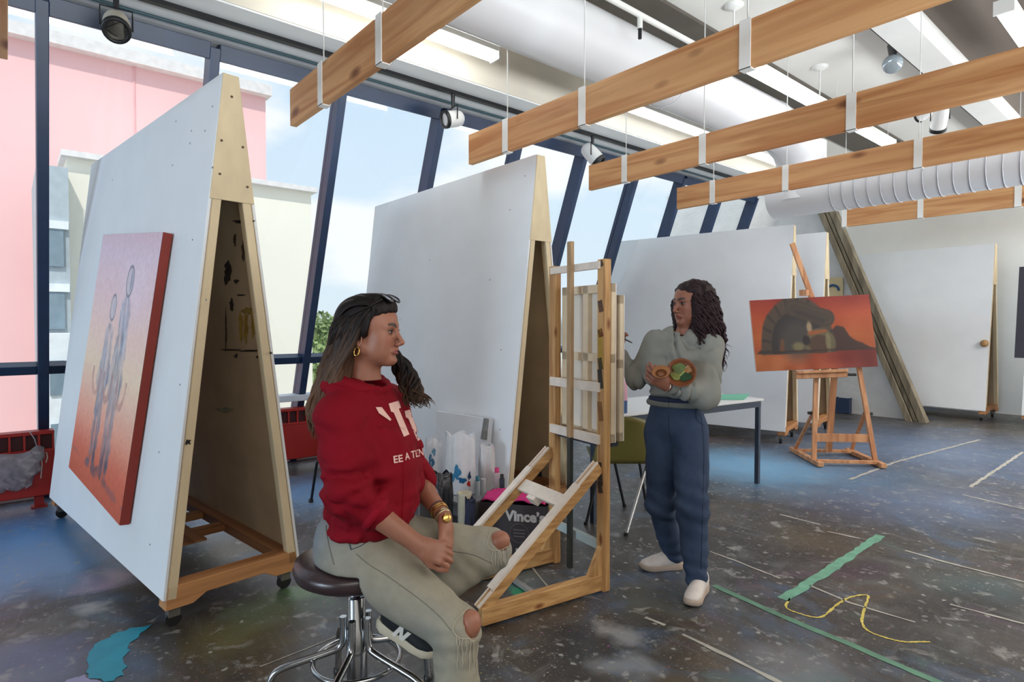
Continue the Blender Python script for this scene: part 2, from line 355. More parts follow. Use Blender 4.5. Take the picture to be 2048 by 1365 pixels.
# sloping window wall --------------------------------------------------
SL = math.tan(math.radians(20.5)); GX0 = -6.25; HEADZ = 3.42
gx = lambda z: GX0 + SL * z
nrm = np.array((math.cos(math.radians(20.5)), 0, -math.sin(math.radians(20.5)))); upv = np.array((math.sin(math.radians(20.5)), 0, math.cos(math.radians(20.5))))
def glass_material():
    m = bpy.data.materials.new('window_glass'); m.use_nodes = True; t = m.node_tree; t.nodes.clear()
    o = t.nodes.new('ShaderNodeOutputMaterial'); mx = t.nodes.new('ShaderNodeMixShader'); tr = t.nodes.new('ShaderNodeBsdfTransparent'); gl = t.nodes.new('ShaderNodeBsdfGlossy')
    tr.inputs[0].default_value = (.96, .98, .98, 1); gl.inputs['Roughness'].default_value = .02
    fr = t.nodes.new('ShaderNodeLayerWeight'); pw = t.nodes.new('ShaderNodeMath'); pw.operation = 'POWER'; pw.inputs[1].default_value = 5
    fr.inputs[0].default_value = .5; t.links.new(fr.outputs['Facing'], pw.inputs[0])
    ml = t.nodes.new('ShaderNodeMath'); ml.operation = 'MULTIPLY_ADD'; ml.inputs[1].default_value = .55; ml.inputs[2].default_value = .02; t.links.new(pw.outputs[0], ml.inputs[0])
    t.links.new(ml.outputs[0], mx.inputs[0]); t.links.new(tr.outputs[0], mx.inputs[1]); t.links.new(gl.outputs[0], mx.inputs[2]); t.links.new(mx.outputs[0], o.inputs[0]); return m
glass = glass_material()
MY = [-11.939 + 1.012 * k for k in range(22)]      # mullion lines (one of them at y = 0.205)
ST = 1.08                                          # transom height
def gp(y, z, d=0.): return np.array((gx(z), y, z)) + nrm * d
for k in range(9, 21):
    y0, y1 = MY[k], MY[k + 1]
    w = bpy.data.objects.new('window_%d' % (k - 8), None); COL.objects.link(w); w['kind'] = 'structure'; w.location = (gx(0), y0, 0); w.location = (0, 0, 0)
    MB().prism([gp(y0 - .034, 0, -.05), gp(y0 + .034, 0, -.05), gp(y0 + .034, 3.5, -.05), gp(y0 - .034, 3.5, -.05)], nrm * .17).build('mullion', navy, w, bevel=.004)
    MB().prism([gp(y0 + .034, ST - .032, -.03), gp(y1 - .034, ST - .032, -.03), gp(y1 - .034, ST + .032, -.03), gp(y0 + .034, ST + .032, -.03)], nrm * .10).build('transom', navy, w, bevel=.003)
    MB().prism([gp(y0 + .034, HEADZ, -.05), gp(y1 - .034, HEADZ, -.05), gp(y1 - .034, 3.53, -.05), gp(y0 + .034, 3.53, -.05)], nrm * .16).build('head_rail', navy, w, bevel=.003)
    MB().prism([gp(y0 + .034, ST + .032), gp(y1 - .034, ST + .032), gp(y1 - .034, HEADZ), gp(y0 + .034, HEADZ)], nrm * .012).build('upper_pane', glass, w)
    MB().prism([gp(y0 + .034, .12), gp(y1 - .034, .12), gp(y1 - .034, ST - .032), gp(y0 + .034, ST - .032)], nrm * .012).build('lower_pane', glass, w)
    MB().prism([gp(y0 + .034, 0, -.05), gp(y1 - .034, 0, -.05), gp(y1 - .034, .12, -.05), gp(y0 + .034, .12, -.05)], nrm * .16).build('sill', white, w)
MB().prism([gp(MY[-1] - .034, 0, -.05), gp(MY[-1] + .034, 0, -.05), gp(MY[-1] + .034, 3.5, -.05), gp(MY[-1] - .034, 3.5, -.05)], nrm * .17).build('trim_1', navy, kind='structure')
# ceiling ---------------------------------------------------------------
ZC = 4.0
MB().box((-.2, .8, ZC + .05), (9.2, 26, .1)).build('ceiling', M('ceiling_white', (222, 220, 214), .7, var=.03, scale=1.5), kind='structure')
MB().box((-4.64, .8, 3.78), (.80, 26, .5)).build('trim_2', [cream], kind='structure')          # edge beam over the windows
MB().box((-4.62, .8, 3.524), (.74, 26, .012)).build('trim_3', M('soffit_white', (244, 246, 246), .5, var=.02), kind='structure')            # its white soffit
MB().box((-4.49, 4.6, 3.502), (.045, 14, .03)).build('trim_4', black, kind='structure')            # lighting track along the soffit
MB().tube([(-4.72, -2.5, 3.505), (-4.72, 9.4, 3.505)], .012, 8).build('trim_5', M('dark_teal_conduit', (58, 84, 92), .5), kind='structure')
MB().box((-1.72, .8, 3.9), (.24, 26, .22)).build('trim_6', white, kind='structure')               # white downstand
MB().box((1.2, .8, 3.99), (5.6, 26, .04)).build('trim_7', shade_grey, kind='structure')                # bay beyond it, its weaker light put in as grey
MB().box((-1.93, 4.6, 3.945), (.05, 14, .035)).build('trim_8', black, kind='structure')
MB().box((-1.885, 4.6, 3.945), (.02, 14, .04)).build('trim_9', M('rail_alu', (200, 196, 200), .35, .7), kind='structure')
MB().box((-3.2, .8, 3.985), (.62, 26, .03)).build('trim_10', M('painted_gap_shade', (88, 82, 74), .8), kind='structure')  # dark slab; shade of the gap by the duct put in its colour
for y in (2.0, 4.6):
    MB().tube([(-3.55 + .03 * math.sin(i), y + .02 * i, 3.99 - .02 * i) for i in range(10)], .006, 6).build('ceiling_cable', white, kind='structure')
# far wall: plastered end wall with a sloping edge, and the wall behind it --------------------------
WY = 10.2
rough_w = M('rough_white_wall', (222, 224, 224), .75, var=.06, scale=5, bump=.5, bscale=22)
a0 = onY(1838, 842, WY); a1 = onY(1660, 425, WY)
sx_ = lambda z: a0[0] + (a1[0] - a0[0]) * (z - a0[2]) / (a1[2] - a0[2])
MB().prism([(-7.2, WY, 0), (sx_(0) - .03, WY, 0), (sx_(4.0) - .03, WY, 4.0), (-7.2, WY, 4.0)], (0, .25, 0)).build('wall_end', [rough_w], kind='structure')
MB().prism([gp(MY[-1] + .034, 0, -.05), gp(WY, 0, -.05), gp(WY, 3.55, -.05), gp(MY[-1] + .034, 3.55, -.05)], nrm * .14).build('wall_left', rough_w, kind='structure')
MB().prism([gp(-12, 0, -.05), gp(MY[9] - .034, 0, -.05), gp(MY[9] - .034, 3.55, -.05), gp(-12, 3.55, -.05)], nrm * .14).build('wall_left', rough_w, kind='structure')  # unseen solid wall, put here to cut daylight on the first display wall
WF = 12.0
MB().box((-.1, WF + .1, 2), (8.8, .2, 4)).build('wall_far', M('far_wall_white', (242, 242, 238), .6, var=.03, scale=2, bump=.1, bscale=15), kind='structure')
# the sloping brace along the wall's edge: two parallel timbers
th = thing('sloping_brace', 'grey-brown sloping double timber brace along the edge of the rough white end wall', 'brace', (0, 0, 0))
dz = a1 - a0; dn = dz / np.linalg.norm(dz); sd2 = np.cross(dn, (0, 1, 0.)); sd2 /= np.linalg.norm(sd2)
brace_m = wood('weathered_timber', (150, 140, 118), (110, 100, 82), 2, False)
for off, wd, dp in ((-.085, .09, .14), (.0, .05, .09), (.075, .08, .16)):
    MB().bar(a0 + sd2 * off + dn * -.1 + np.array((0, -.10, 0)), a1 + sd2 * off + dn * .35 + np.array((0, -.10, 0)), wd, dp, (0, 1, 0)).build('timber', brace_m, th, bevel=.004)
MB().box((4.35, .8, 2), (.1, 26, 4)).build('wall_right', M('right_wall_grey', (170, 166, 160), .7), kind='structure')
# ================================================================== OUTSIDE
def fac(p): return p
def building(name, label, x, ya, yb, zb, zt, mat, depth=8):
    t = thing(name, label, 'building', (x, (ya + yb) / 2, zb))
    MB().box((-depth / 2, 0, (zt - zb) / 2), (depth, yb - ya, zt - zb)).build('wall', mat, t)
    return t
GZ = -7.0
xb = -19.0
p_r = onX(531, 196, xb); p_l = onX(15, 82, xb)
pink = M('pink_render', (244, 196, 196), .8, var=.03, scale=.4)
t = building('pink_building', 'tall pink rendered building outside the windows, behind the pale block', xb, p_l[1] - 6, p_r[1], GZ, p_r[2], pink)
zt = p_r[2]; cy = (p_l[1] - 6 + p_r[1]) / 2
MB().box((.05, 0, zt - GZ + .15), (.5, p_r[1] - p_l[1] + 6.2, .3)).build('parapet', M('pale_coping', (232, 226, 224), .7), t)
for k in range(6):
    yy = p_l[1] - 5 + k * 1.9 - cy
    if yy > (p_r[1] - cy) - .3: break
    MB().box((.01, yy, (zt - GZ) / 2), (.03, .03, zt - GZ)).build('panel_joint', M('joint_pink', (236, 182, 184)), t)
xc = -15.5
c_l = onX(133, 322, xc); c_r = onX(622, 386, xc)
pale = M('pale_render', (244, 238, 224), .8, var=.02, scale=.5)
t = building('pale_building', 'low cream building outside the windows in front of the pink one', xc, c_l[1], c_r[1], GZ, c_r[2], pale, 3.2)
zc = c_r[2]; cy = (c_l[1] + c_r[1]) / 2
MB().box((-.4, 0, zc - GZ + .05), (1.2, c_r[1] - c_l[1] + .2, .12)).build('roof_edge', M('pale_coping'), t)
for z in (-2.2, .6):
    MB().box((.01, 0, z - GZ), (.03, c_r[1] - c_l[1], .03)).build('render_joint', M('joint_grey', (214, 210, 204)), t)
# stair tower with window bands between the two
xs = -15.0
s_l = onX(92, 330, xs); s_r = onX(136, 330, xs)
t = building('stair_tower', 'grey and white glazed stair tower beside the cream building', xs, s_l[1] - .15, s_r[1], GZ, s_l[2], M('tower_grey', (176, 186, 192), .7), 3)
cy = (s_l[1] - .15 + s_r[1]) / 2
for i, z in enumerate(np.arange(GZ + 1.2, s_l[2] - .5, 1.25)):
    MB().box((.03, 0, z - GZ), (.08, s_r[1] - s_l[1] - .05, .75)).build('window', M('far_glass', (128, 146, 158) , .15), t)
    MB().box((.05, 0, z - GZ + .45), (.1, s_r[1] - s_l[1] + .12, .16)).build('spandrel', M('far_white', (232, 236, 238), .7), t)
# balcony-level wing whose windows show at the foot of the first bay
w_l = onX(20, 700, -13.6); w_r = onX(200, 700, -13.6)
t = thing('glazed_wing', 'low glazed wing with white window bands below the stair tower', 'building', (-13.6, (w_l[1] + w_r[1]) / 2, GZ))
ww = w_r[1] - w_l[1]
MB().box((-.6, ww * .2, (1.25 - GZ) / 2), (1.2, ww * .62, 1.25 - GZ)).build('wall', M('far_white'), t)
for i, z in enumerate((-3.1, -1.9, -.7, .45)):
    for j in range(3):
        MB().box((.02, ww * .2 + (j - 1) * ww * .2, z - GZ), (.06, ww * .17, .62)).build('window', M('far_glass'), t)
gr = MB().box((-110, 10, GZ - .2), (210, 340, .4)).build('ground_outside', M('outside_ground', (204, 202, 190), .9, var=.2, scale=.3), kind='structure')
# trees beyond
leafm = M('tree_leaves', (142, 164, 108), .7, var=.3, scale=.8)
def tree(p, h, r, label, seed):
    rng = np.random.RandomState(seed)
    t = thing('tree', label, 'tree', (p[0], p[1], GZ), 0, 'trees outside the windows')
    MB().tube([(0, 0, 0), (.1, 0, h * .4), (0, .1, h * .75)], [.35, .28, .12], 8).build('trunk', M('bark', (96, 82, 66), .9, var=.2), t)
    n = 2600; b = MB(); vs = []; fs = []
    for i in range(n):
        d = rng.normal(size=3); d /= np.linalg.norm(d); rr = r * (.55 + .45 * rng.rand() ** .4) * (1 + .25 * math.sin(d[0] * 4 + seed) * math.cos(d[1] * 3 + d[2] * 4))
        c = np.array((0, 0, h - r * .9)) + d * rr * np.array((1, 1, .85)); R = frame(rng.normal(size=3)); s = .14 + .14 * rng.rand()
        q = [c + R @ np.array(v) * s for v in ((-1, 0, 0), (0, -.6, 0), (1, 0, .1), (0, .6, 0))]
        o = len(vs); vs += q; fs.append((o, o + 1, o + 2, o + 3))
    b.add(vs, fs); b.build('crown', leafm, t, kind='stuff')
for i, (px, py, d, r) in enumerate(((648, 632, 34, 2.6), (606, 700, 27, 2.0), (690, 655, 44, 3.2))):
    p = V(px, py, d)
    tree(p, p[2] - GZ, r, ('round green tree beyond the cream building, topmost of the row', 'green bushy tree just beside the end of the cream building', 'green tree half hidden behind the seated woman and white panel', 'green tree standing behind the cream building',
        'distant green tree hidden behind the seated woman and white panel', 'far green tree low behind the window bays with the white panel', 'small green tree before the pink building')[i], i + 3)
# ================================================================== HANGING TIMBERS
pine = wood('pine_beam', (224, 172, 118), (190, 126, 74), 0)
strapm = M('strap_white', (246, 246, 242), .5, var=.03)
cordm = M('cord_white', (214, 214, 210), .5)
BZ0, BZ1, BT = 2.645, 2.872, .042
def beam(y, x0, x1, straps, label):
    t = thing('timber_beam', label, 'beam', (x0, y, (BZ0 + BZ1) / 2), 0, 'pine boards hung below the ceiling')
    MB().box(((x1 - x0) / 2, 0, 0), (x1 - x0, BT, BZ1 - BZ0)).build('board', pine, t, bevel=.003)
    for sx in straps:
        MB().box((sx - x0, -BT / 2 - .003, 0), (.058, .005, BZ1 - BZ0 + .012)).box((sx - x0, BT / 2 + .003, 0), (.058, .005, BZ1 - BZ0 + .012)).box((sx - x0, 0, -(BZ1 - BZ0) / 2 - .004), (.058, BT + .011, .005)).build('strap', strapm, t)
        MB().tube([(sx - x0, 0, (BZ1 - BZ0) / 2), (sx - x0, 0, ZC - (BZ0 + BZ1) / 2)] if sx > -4.0 and sx > -4.25 else [(sx - x0, 0, .1), (sx - x0, 0, .9)], .004, 6).build('hanging_wire', cordm, t)
    return t
sxs = lambda y, pts: [float(onY(px, py, y)[0]) for px, py in pts]
beam(1.39, -3.76, 1.2, sxs(1.39, ((648, 170), (766, 60))), 'pale pine beam hanging nearest the seated woman, its end cut at the first bay')
beam(2.765, -3.76, 1.5, sxs(2.765, ((1015, 270), (1169, 210), (1495, 90))), 'long knotty pine beam passing over the easel, second from the camera')
beam(4.13, -3.76, 1.8, sxs(4.13, ((1252, 335), (1408, 300), (1705, 223))), 'third pine beam from the camera, one lamp track crossing just above it')
beam(5.52, -3.76, 2.0, sxs(5.52, ((1427, 385), (1573, 355), (1838, 305))), 'fourth pine beam with dark knots, in front of the ribbed air duct')
beam(8.12, float(onY(1690, 440, 8.12)[0]), 2.4, sxs(8.12, ((1690, 440), (1842, 420), (2037, 395))), 'farthest pine beam showing below the ribbed air duct')
p0 = onX(0, 60, -3.0)
beam(float(p0[1]) - .02, -4.3, -2.2, [], 'short length of pine beam cut off by the picture edge beside the first mullion') if False else None
# sliver of a nearer beam at the picture edge
e0 = onZ(4, 118, BZ0)
t = thing('timber_beam', 'end of a pine beam just showing in front of the black mullion', 'beam', (float(e0[0]), float(e0[1]), (BZ0 + BZ1) / 2), 0, 'pine boards hung below the ceiling')
MB().box((2, 0, 0), (4.0, BT, BZ1 - BZ0)).build('board', pine, t, bevel=.003)

# ================================================================== CEILING LIGHTS, DUCTS
lampm = M('tube_light', (250, 250, 246), .5, emit=9.0); fixm = M('fixture_white', (232, 232, 226), .45, var=.02)
def fluor(x, z, y0, y1, label, lit):
    t = thing('fluorescent_light', label, 'ceiling light', (x, (y0 + y1) / 2, z), 0, 'long ceiling fluorescents')
    ln = y1 - y0
    MB().box((0, 0, .045), (.115, ln, .05)).build('housing', fixm, t, bevel=.006)
    MB().box((0, 0, -.008), (.095, ln - .02, .055)).build('diffuser', lampm if lit else M('tube_light_dim', (248, 251, 255), .5, emit=3.6), t, bevel=.014)  # dim strips glow too, a glow added to brighten the display walls
    for s in (-1, 1):
        MB().box((0, s * ln / 2, .015), (.12, .015, .10)).build('end_cap', fixm, t)
        MB().tube([(0, s * ln * .4, .07), (0, s * ln * .4, ZC - z)], .004, 6).build('wire', cordm, t)
ax = lambda px, py, x: float(onX(px, py, x)[1])
FX1 = -3.86; FZ1 = 3.60
fluor(FX1, FZ1, ax(690, 0, FX1) - .3, ax(990, 103, FX1), 'lit fluorescent strip light above the nearest pine beam', True)
fluor(FX1, FZ1, ax(1225, 205, FX1), ax(1450, 285, FX1), 'weakly glowing white fluorescent strip between the second and third pine beams', False)
fluor(FX1, FZ1, ax(1475, 296, FX1), ax(1600, 345, FX1), 'weakly glowing white fluorescent strip ending above the fourth pine beam', False)
FX2 = -2.64; FZ2 = 3.62
fluor(FX2, FZ2, ax(1470, 125, FX2), ax(1690, 228, FX2), 'white fluorescent strip between the second and third beams, hung from a ceiling rose', False)
fluor(FX2, FZ2, ax(1712, 245, FX2), ax(1782, 283, FX2), 'short white fluorescent strip just above the fourth beam', False)
fluor(-1.02, 3.66, ax(2008, 4, -1.02), ax(2008, 4, -1.02) + 1.5, 'white fluorescent strip cut off by the top corner of the picture above the beams', False)
rose_m = M('rose_white', (226, 226, 222), .5)
for px, py, lb in ((1640, 137, 'white ceiling rose with cord above the third pine beam'), (1468, 15, 'white ceiling rose with cord at the top of the picture over the second beam')):
    p = onZ(px, py, ZC - .02)
    t = thing('ceiling_rose', lb, 'ceiling rose', (p[0], p[1], ZC))
    MB().lathe([(.075, 0), (.075, -.012), (.05, -.03), (.015, -.04), (0.001, -.045)]).build('cup', rose_m, t)
    MB().tube([(0, 0, -.04), (0, 0, -.36)], .007, 6).build('cord', rose_m, t)
# round main duct along the window side
ductm = M('duct_white', (222, 222, 224), .32, var=.02, scale=2)
DX, DZ, DR = -3.13, 3.55, .245
de = 7.0
DUCTS_ = 1
t = thing('air_duct', 'big round white air duct turning into a ribbed pipe behind the fourth beam', 'duct', (DX, 2, DZ)); SO = np.array((0, 5.02, 2.93 - 3.55))
b = MB().tube([(0, -5, 0), (0, 4.3, 0), (0, 4.6, -.02), (0, 4.85, -.12), (0, 5.0, -.28), (0, 5.02, -.45)], DR, 32); b.build('pipe', ductm, t)
for y in (-2.2, .1, 2.4, 4.25):
    MB().tube([(0, y, 0), (0, y + .03, 0)], DR + .006, 32).build('collar', ductm, t)
    MB().tube([(-DR - .004, y + .3, 0), (-DR - .004, y + .3, .45)], .004, 6).build('hanger', cordm, t)
SY, SZ, SR = 7.02, 2.93, .26
prof = []; x = -.28
b = MB(); b.tube([SO + (-.3, 0, 0), SO + (4.6, 0, 0)], SR, 36); b.build('ribbed_pipe', ductm, t)
rm = M('duct_rib', (188, 190, 196), .4)
for k in range(34):
    xx = .42 + k * .122
    ring = [SO + (xx + .02 * math.cos(a), (SR + .003) * math.sin(a), (SR + .003) * math.cos(a)) for a in np.linspace(0, 2 * math.pi, 33)]
    MB().tube(ring, .0045, 5, False).build('rib', rm, t)
MB().tube([SO + (0, 0, -.1), SO + (0, 0, .55)], DR + .02, 32).build('elbow', ductm, t)
# conduit rail with a hanging socket
cx = -2.74; cz = 3.65
t = thing('socket_rail', 'white conduit rail carrying a hanging black lamp socket', 'rail', (cx, 3, cz))
MB().tube([(0, -4, 0), (0, 1.55, 0)], .022, 10).build('conduit', fixm, t)
pz = onX(1280, 30, cx)
MB().tube([(0, pz[1] - 3, 0), (0, pz[1] - 3, -.10)], .02, 10).build('drop', fixm, t)
MB().tube([(0, pz[1] - 3, -.10), (0, pz[1] - 3, -.17)], .014, 10).build('socket', black, t)
# ================================================================== SPOTLIGHTS
canm = M('spot_cream', (214, 206, 188), .4, var=.03); canw = M('spot_white', (226, 226, 224), .4, var=.03); lensm = M('spot_lens', (150, 160, 186), .2, .3)
def spot(label, p, d, r, ln, mat, top, yoke=True, flat=False):
    """p: centre of the can, d: beam direction, top: z of the track"""
    d = np.array(d, float); d /= np.linalg.norm(d); R = frame(d)
    t = thing('spotlight', label, 'spotlight', tuple(p))
    MB().lathe([(r * .55, -ln * .62), (r * .85, -ln * .5), (r * .98, -ln * .2), (r, ln * .42), (r * 1.02, ln * .46), (r * .98, ln * .5)], (0, 0, 0), R).build('can', mat, t); cn = t.children[0]
    MB().lathe([(r * 1.04, ln * .40), (r * 1.04, ln * .56), (r * .80, ln * .58), (r * .76, ln * .50)], (0, 0, 0), R).build('rim', black, cn)
    MB().lathe([(r * .80, ln * .47), (r * .55, ln * .485), (r * .3, ln * .49), (0.001, ln * .492)], (0, 0, 0), R).build('lens', lensm, cn)
    s = np.cross(d, (0, 0, 1)); s /= np.linalg.norm(s); h = r * 1.35
    MB().tube([s * r * 1.12 + np.array((0, 0, -.3 * r)), s * r * 1.12 + np.array((0, 0, h)), -s * r * 1.12 + np.array((0, 0, h)), -s * r * 1.12 + np.array((0, 0, -.3 * r))], .006, 6).build('yoke', black, t)
    MB().tube([(0, 0, h), (0, 0, max(h + .02, top - p[2]))], [.014, .02], 8).build('stem', black, t)
    return t
TX = -4.49
pa = onX(233, 50, TX + .05); spot('large cream spotlight with black rim high beside the first mullion', pa, ray(235, 75) * -1 + np.array((0, 0, -.55)), .075, .19, canm, 3.49)
pb = onX(906, 238, TX); spot('white round spotlight hanging over the window bay left of the second beam', pb, np.array((-.1, -.9, -.25)), .075, .16, canw, 3.49)
pc = onX(1185, 310, TX); spot('white spotlight turned down to the windows beside the end of the third beam', pc, np.array((.55, .35, -.75)), .085, .22, canw, 3.49)
# bulb lamp on the other track
pd = onX(1785, 128, -1.93)
t = thing('spotlight', 'grey reflector bulb on a dark stem between the second and third beams', 'spotlight', tuple(pd))
R = frame(ray(1785, 128) * -1 + np.array((0, 0, -.1)))
MB().lathe([(.03, -.10), (.035, -.06), (.075, .0), (.082, .02), (.076, .035), (.03, .045), (0.001, .047)], (0, 0, 0), R).build('bulb', M('bulb_glass', (150, 160, 166), .15, .3), t)
MB().tube([(0, 0, .07), (0, 0, 3.93 - pd[2])], [.03, .045], 10).build('stem', M('stem_dark', (70, 68, 68), .5), t)
MB().tube([(0, 0, .03), (0, 0, .08)], .018, 8).build('neck', fixm, t)
pe = onX(1880, 236, -1.93); spot('white cylindrical spotlight below the third beam near the dark track', pe, np.array((-.35, .75, -.8)), .075, .26, canw, 3.93)
pe = onX(1852, 226, -2.3); spot('second white spotlight half hidden by its neighbour and the third beam', pe, np.array((-.85, .5, -.25)), .06, .20, canw, 3.93)

# ================================================================== MOVABLE DISPLAY WALLS (white A-frames on castors)
boardm = M('board_white', (236, 240, 243), .62, var=.025, scale=3, bump=.04, bscale=40)
stile = M('stile_cream', (222, 204, 168), .6, var=.10, scale=9, stretch=(1, 1, .4))
innerm = M('board_inner', (196, 180, 152), .75, var=.12, scale=4)
basew = wood('base_timber', (196, 142, 92), (150, 98, 58), 1, False); basex = wood('base_timber_long', (176, 126, 84), (134, 88, 54), 0, False)
WH, WB, HB, HA = 2.61, .15, .33, .036
def display_wall(x, y, rz, label, length=2.42, detail=True, inner=True):
    t = thing('display_wall', label, 'display wall', (x, y, 0), rz, 'white A-frame display walls on castors')
    yo = lambda z: HA + (HB - HA) * (WH - z) / (WH - WB)
    for s in (1, -1):
        n = np.array((0, s * (WH - WB), (HB - HA))); n /= np.linalg.norm(n)
        q = [np.array((0, s * HB, WB)), np.array((length, s * HB, WB)), np.array((length, s * HA, WH)), np.array((0, s * HA, WH))]
        b = MB().prism(q, -n * .014); bd = b.build('board', boardm, t, bevel=.002)
        q2 = [p - n * .0145 for p in q]; MB().prism(q2, -n * .002).build('lining', innerm, t)
        for x0 in (0.0, length - .05):
            MB().prism([np.array((x0, s * HB, WB)) - n * .017, np.array((x0 + .05, s * HB, WB)) - n * .017, np.array((x0 + .05, s * HA, WH)) - n * .017, np.array((x0, s * HA, WH)) - n * .017], -n * .042).build('stile', stile, t, bevel=.003)
        MB().box((length / 2, s * (HB - .06), WB + .025), (length - .1, .07, .05)).build('base_rail', basex, t)
    for x0 in (-.008, length - .004):
        MB().prism([(x0, yo(2.0) - .004, 2.0), (x0, -yo(2.0) + .004, 2.0), (x0, -HA, WH - .005), (x0, HA, WH - .005)], (.012, 0, 0)).build('end_panel', stile, t, bevel=.002)
    MB().box((length / 2, 0, WH - .03), (length - .02, .04, .05)).build('ridge', stile, t)
    # base
    for x0 in (.045, length - .045):
        MB().prism([(x0 - .045, -HB + .01, .10), (x0 - .045, -HB + .13, .10), (x0 - .045, -HB + .19, .135), (x0 - .045, HB - .19, .135), (x0 - .045, HB - .13, .10), (x0 - .045, HB - .01, .10), (x0 - .045, HB - .02, .205), (x0 - .045, -HB + .02, .205)], (.09, 0, 0)).build('base_crossbar', basew, t, bevel=.003)
    if detail:
        for x0 in (.78, 1.12, 1.9): MB().box((x0, 0, .175), (.09, 2 * HB - .14, .035)).build('base_crossbar', basew, t)
        MB().box((1.0, .0, .197), (.9, .13, .012)).build('base_plank', basex, t)
    for x0 in (.06, length - .06):
        for s in (1, -1):
            fk = MB().box((x0, s * (HB - .06), .075), (.05, .05, .05)).build('castor_fork', M('castor_zinc', (120, 116, 110), .4, .6), t)
            MB().tube([(x0 - .012, s * (HB - .06), .036), (x0 + .012, s * (HB - .06), .036)], .035, 14).build('castor_wheel', black, fk)
    return t
A1d = math.atan2(-.30, -2.38)
A1 = display_wall(-3.09, .842, A1d, 'large white display wall at the windows with the orange figure painting hung on it')
A2 = display_wall(-3.12, 2.91, math.pi, 'white display wall behind the seated woman and beside the near easel', 2.42)
A3 = display_wall(-3.30, 7.25, math.atan2(-.5, -2.4), 'wide white display wall behind the standing woman and the table', 2.46)
A4 = display_wall(-3.28, 8.14, math.atan2(-.3, -2.4), 'white display wall standing right behind the easel with the orange landscape', 2.42)
A5 = display_wall(-2.12, 11.15, math.atan2(.12, -2.4), 'white display wall in front of the far wall with a small brown knob', 1.95)
A6 = display_wall(-1.70, 11.05, -.05, 'white display wall carrying the dark framed poster at the far wall', 2.4)
def wall_pt0(root, side, px, py):
    R = rotz(root.rotation_euler[2]); n = R @ np.array((0, side * (WH - WB), HB - HA)); n /= np.linalg.norm(n)
    return onPlane(px, py, np.array(root.location) + R @ np.array((0, side * HB, WB)), n), n
# old paint on the inside of the first wall's far board, and pen marks on its edge
yo = lambda z: HA + (HB - HA) * (WH - z) / (WH - WB)
rng = random.Random(4)
def splash(px, py, rx, ry, col):
    b = MB(); P = []; R = rotz(A1.rotation_euler[2]); n = R @ np.array((0, -(WH - WB), HB - HA)); n /= np.linalg.norm(n)
    p0 = np.array(A1.location) + R @ np.array((0, -HB, WB)) - n * .0185
    m = 18
    for k in range(m):
        a = 2 * math.pi * k / m; rr = rng.uniform(.55, 1.2); P.append(R.T @ (onPlane(px + rx * rr * math.cos(a), py + ry * rr * math.sin(a), p0, n) - np.array(A1.location)))
    b.prism(P, R.T @ n * -.0015); b.build('old_paint_splash', M('splash_%d_%d_%d' % col, col, .7, var=.25, scale=20), A1)
K = (46, 40, 38); Y_ = (176, 148, 62)
for a in ((456, 550, 8, 22, K), (455, 532, 6, 10, K), (463, 609, 4, 15, K), (502, 479, 3, 8, K), (487, 502, 4, 18, (84, 74, 60)), (503, 540, 6, 4, K), (473, 563, 5, 5, K), (482, 591, 9, 2, K), (470, 480, 3, 12, (70, 60, 50)), (452, 660, 1.5, 40, K),
          (482, 650, 4, 32, Y_), (492, 655, 4.5, 34, (168, 138, 56)), (506, 646, 4, 30, Y_), (495, 622, 13, 7, (150, 130, 66)), (520, 626, 4, 18, (128, 100, 110)), (460, 700, 22, 2, K), (505, 702, 26, 2, K), (540, 706, 5, 3, K), (472, 712, 3, 5, K), (515, 714, 3, 3, K), (527, 738, 3, 14, (160, 140, 84)), (448, 820, 18, 5, (140, 158, 138)), (489, 443, 22, 4, (40, 34, 30))): splash(*a)
MB().tube([(-.002, yo(.86) - .03 + .012 * math.sin(i * 1.9), .86 + .012 * math.cos(i * 2.7)) for i in range(14)], .0025, 5).build('pen_scribble', M('pen_ink', (40, 36, 34)), A1)
scr = M('screw_dark', (90, 70, 50), .5)
for yy, zz in ((.05, 2.28), (-.05, 2.27), (.06, 2.12), (-.07, 2.08), (.0, 2.5)):
    MB().tube([(-.012, yy, zz), (-.004, yy, zz)], .006, 8).build('screw', scr, A1)
MB().tube([(1.2, yo(.9) + .002, .9), (1.2, yo(.9) + .03, .9)], [.05, .04], 12).build('knob', M('knob_brown', (160, 120, 76), .6), A5) if False else None
ck = MB(); pk = onY(1966, 688, 10.85); Rk = A5.matrix_basis.inverted() @ Vector(pk)
ck.lathe([(.03, 0), (.055, .03), (.05, .05), (0.001, .06)], (Rk[0], yo(pk[2]) + .0, pk[2]), frame((0, 1, .12)), 14).build('knob', M('knob_brown', (176, 138, 92), .6), A5)
for root_, sd_i, pts_ in ((A1, 1, ((425, 213), (352, 243), (383, 262), (380, 287), (345, 331), (410, 262), (425, 335), (385, 480), (412, 600), (360, 770), (318, 905), (300, 1090), (180, 930), (225, 360))), (A2, 1, ((1050, 352), (1020, 420), (980, 560), (1002, 700), (860, 520), (800, 640), (1000, 860)))):
    for px_, py_ in pts_:
        w_, n_ = wall_pt0(root_, sd_i, px_, py_); Rr_ = rotz(root_.rotation_euler[2]); l_ = Rr_.T @ (w_ - np.array(root_.location)); nl_ = Rr_.T @ n_
        MB().tube([l_ - nl_ * .001, l_ + nl_ * .0012], .005, 8).build('screw', M('screw_grey', (128, 132, 136), .6), root_)
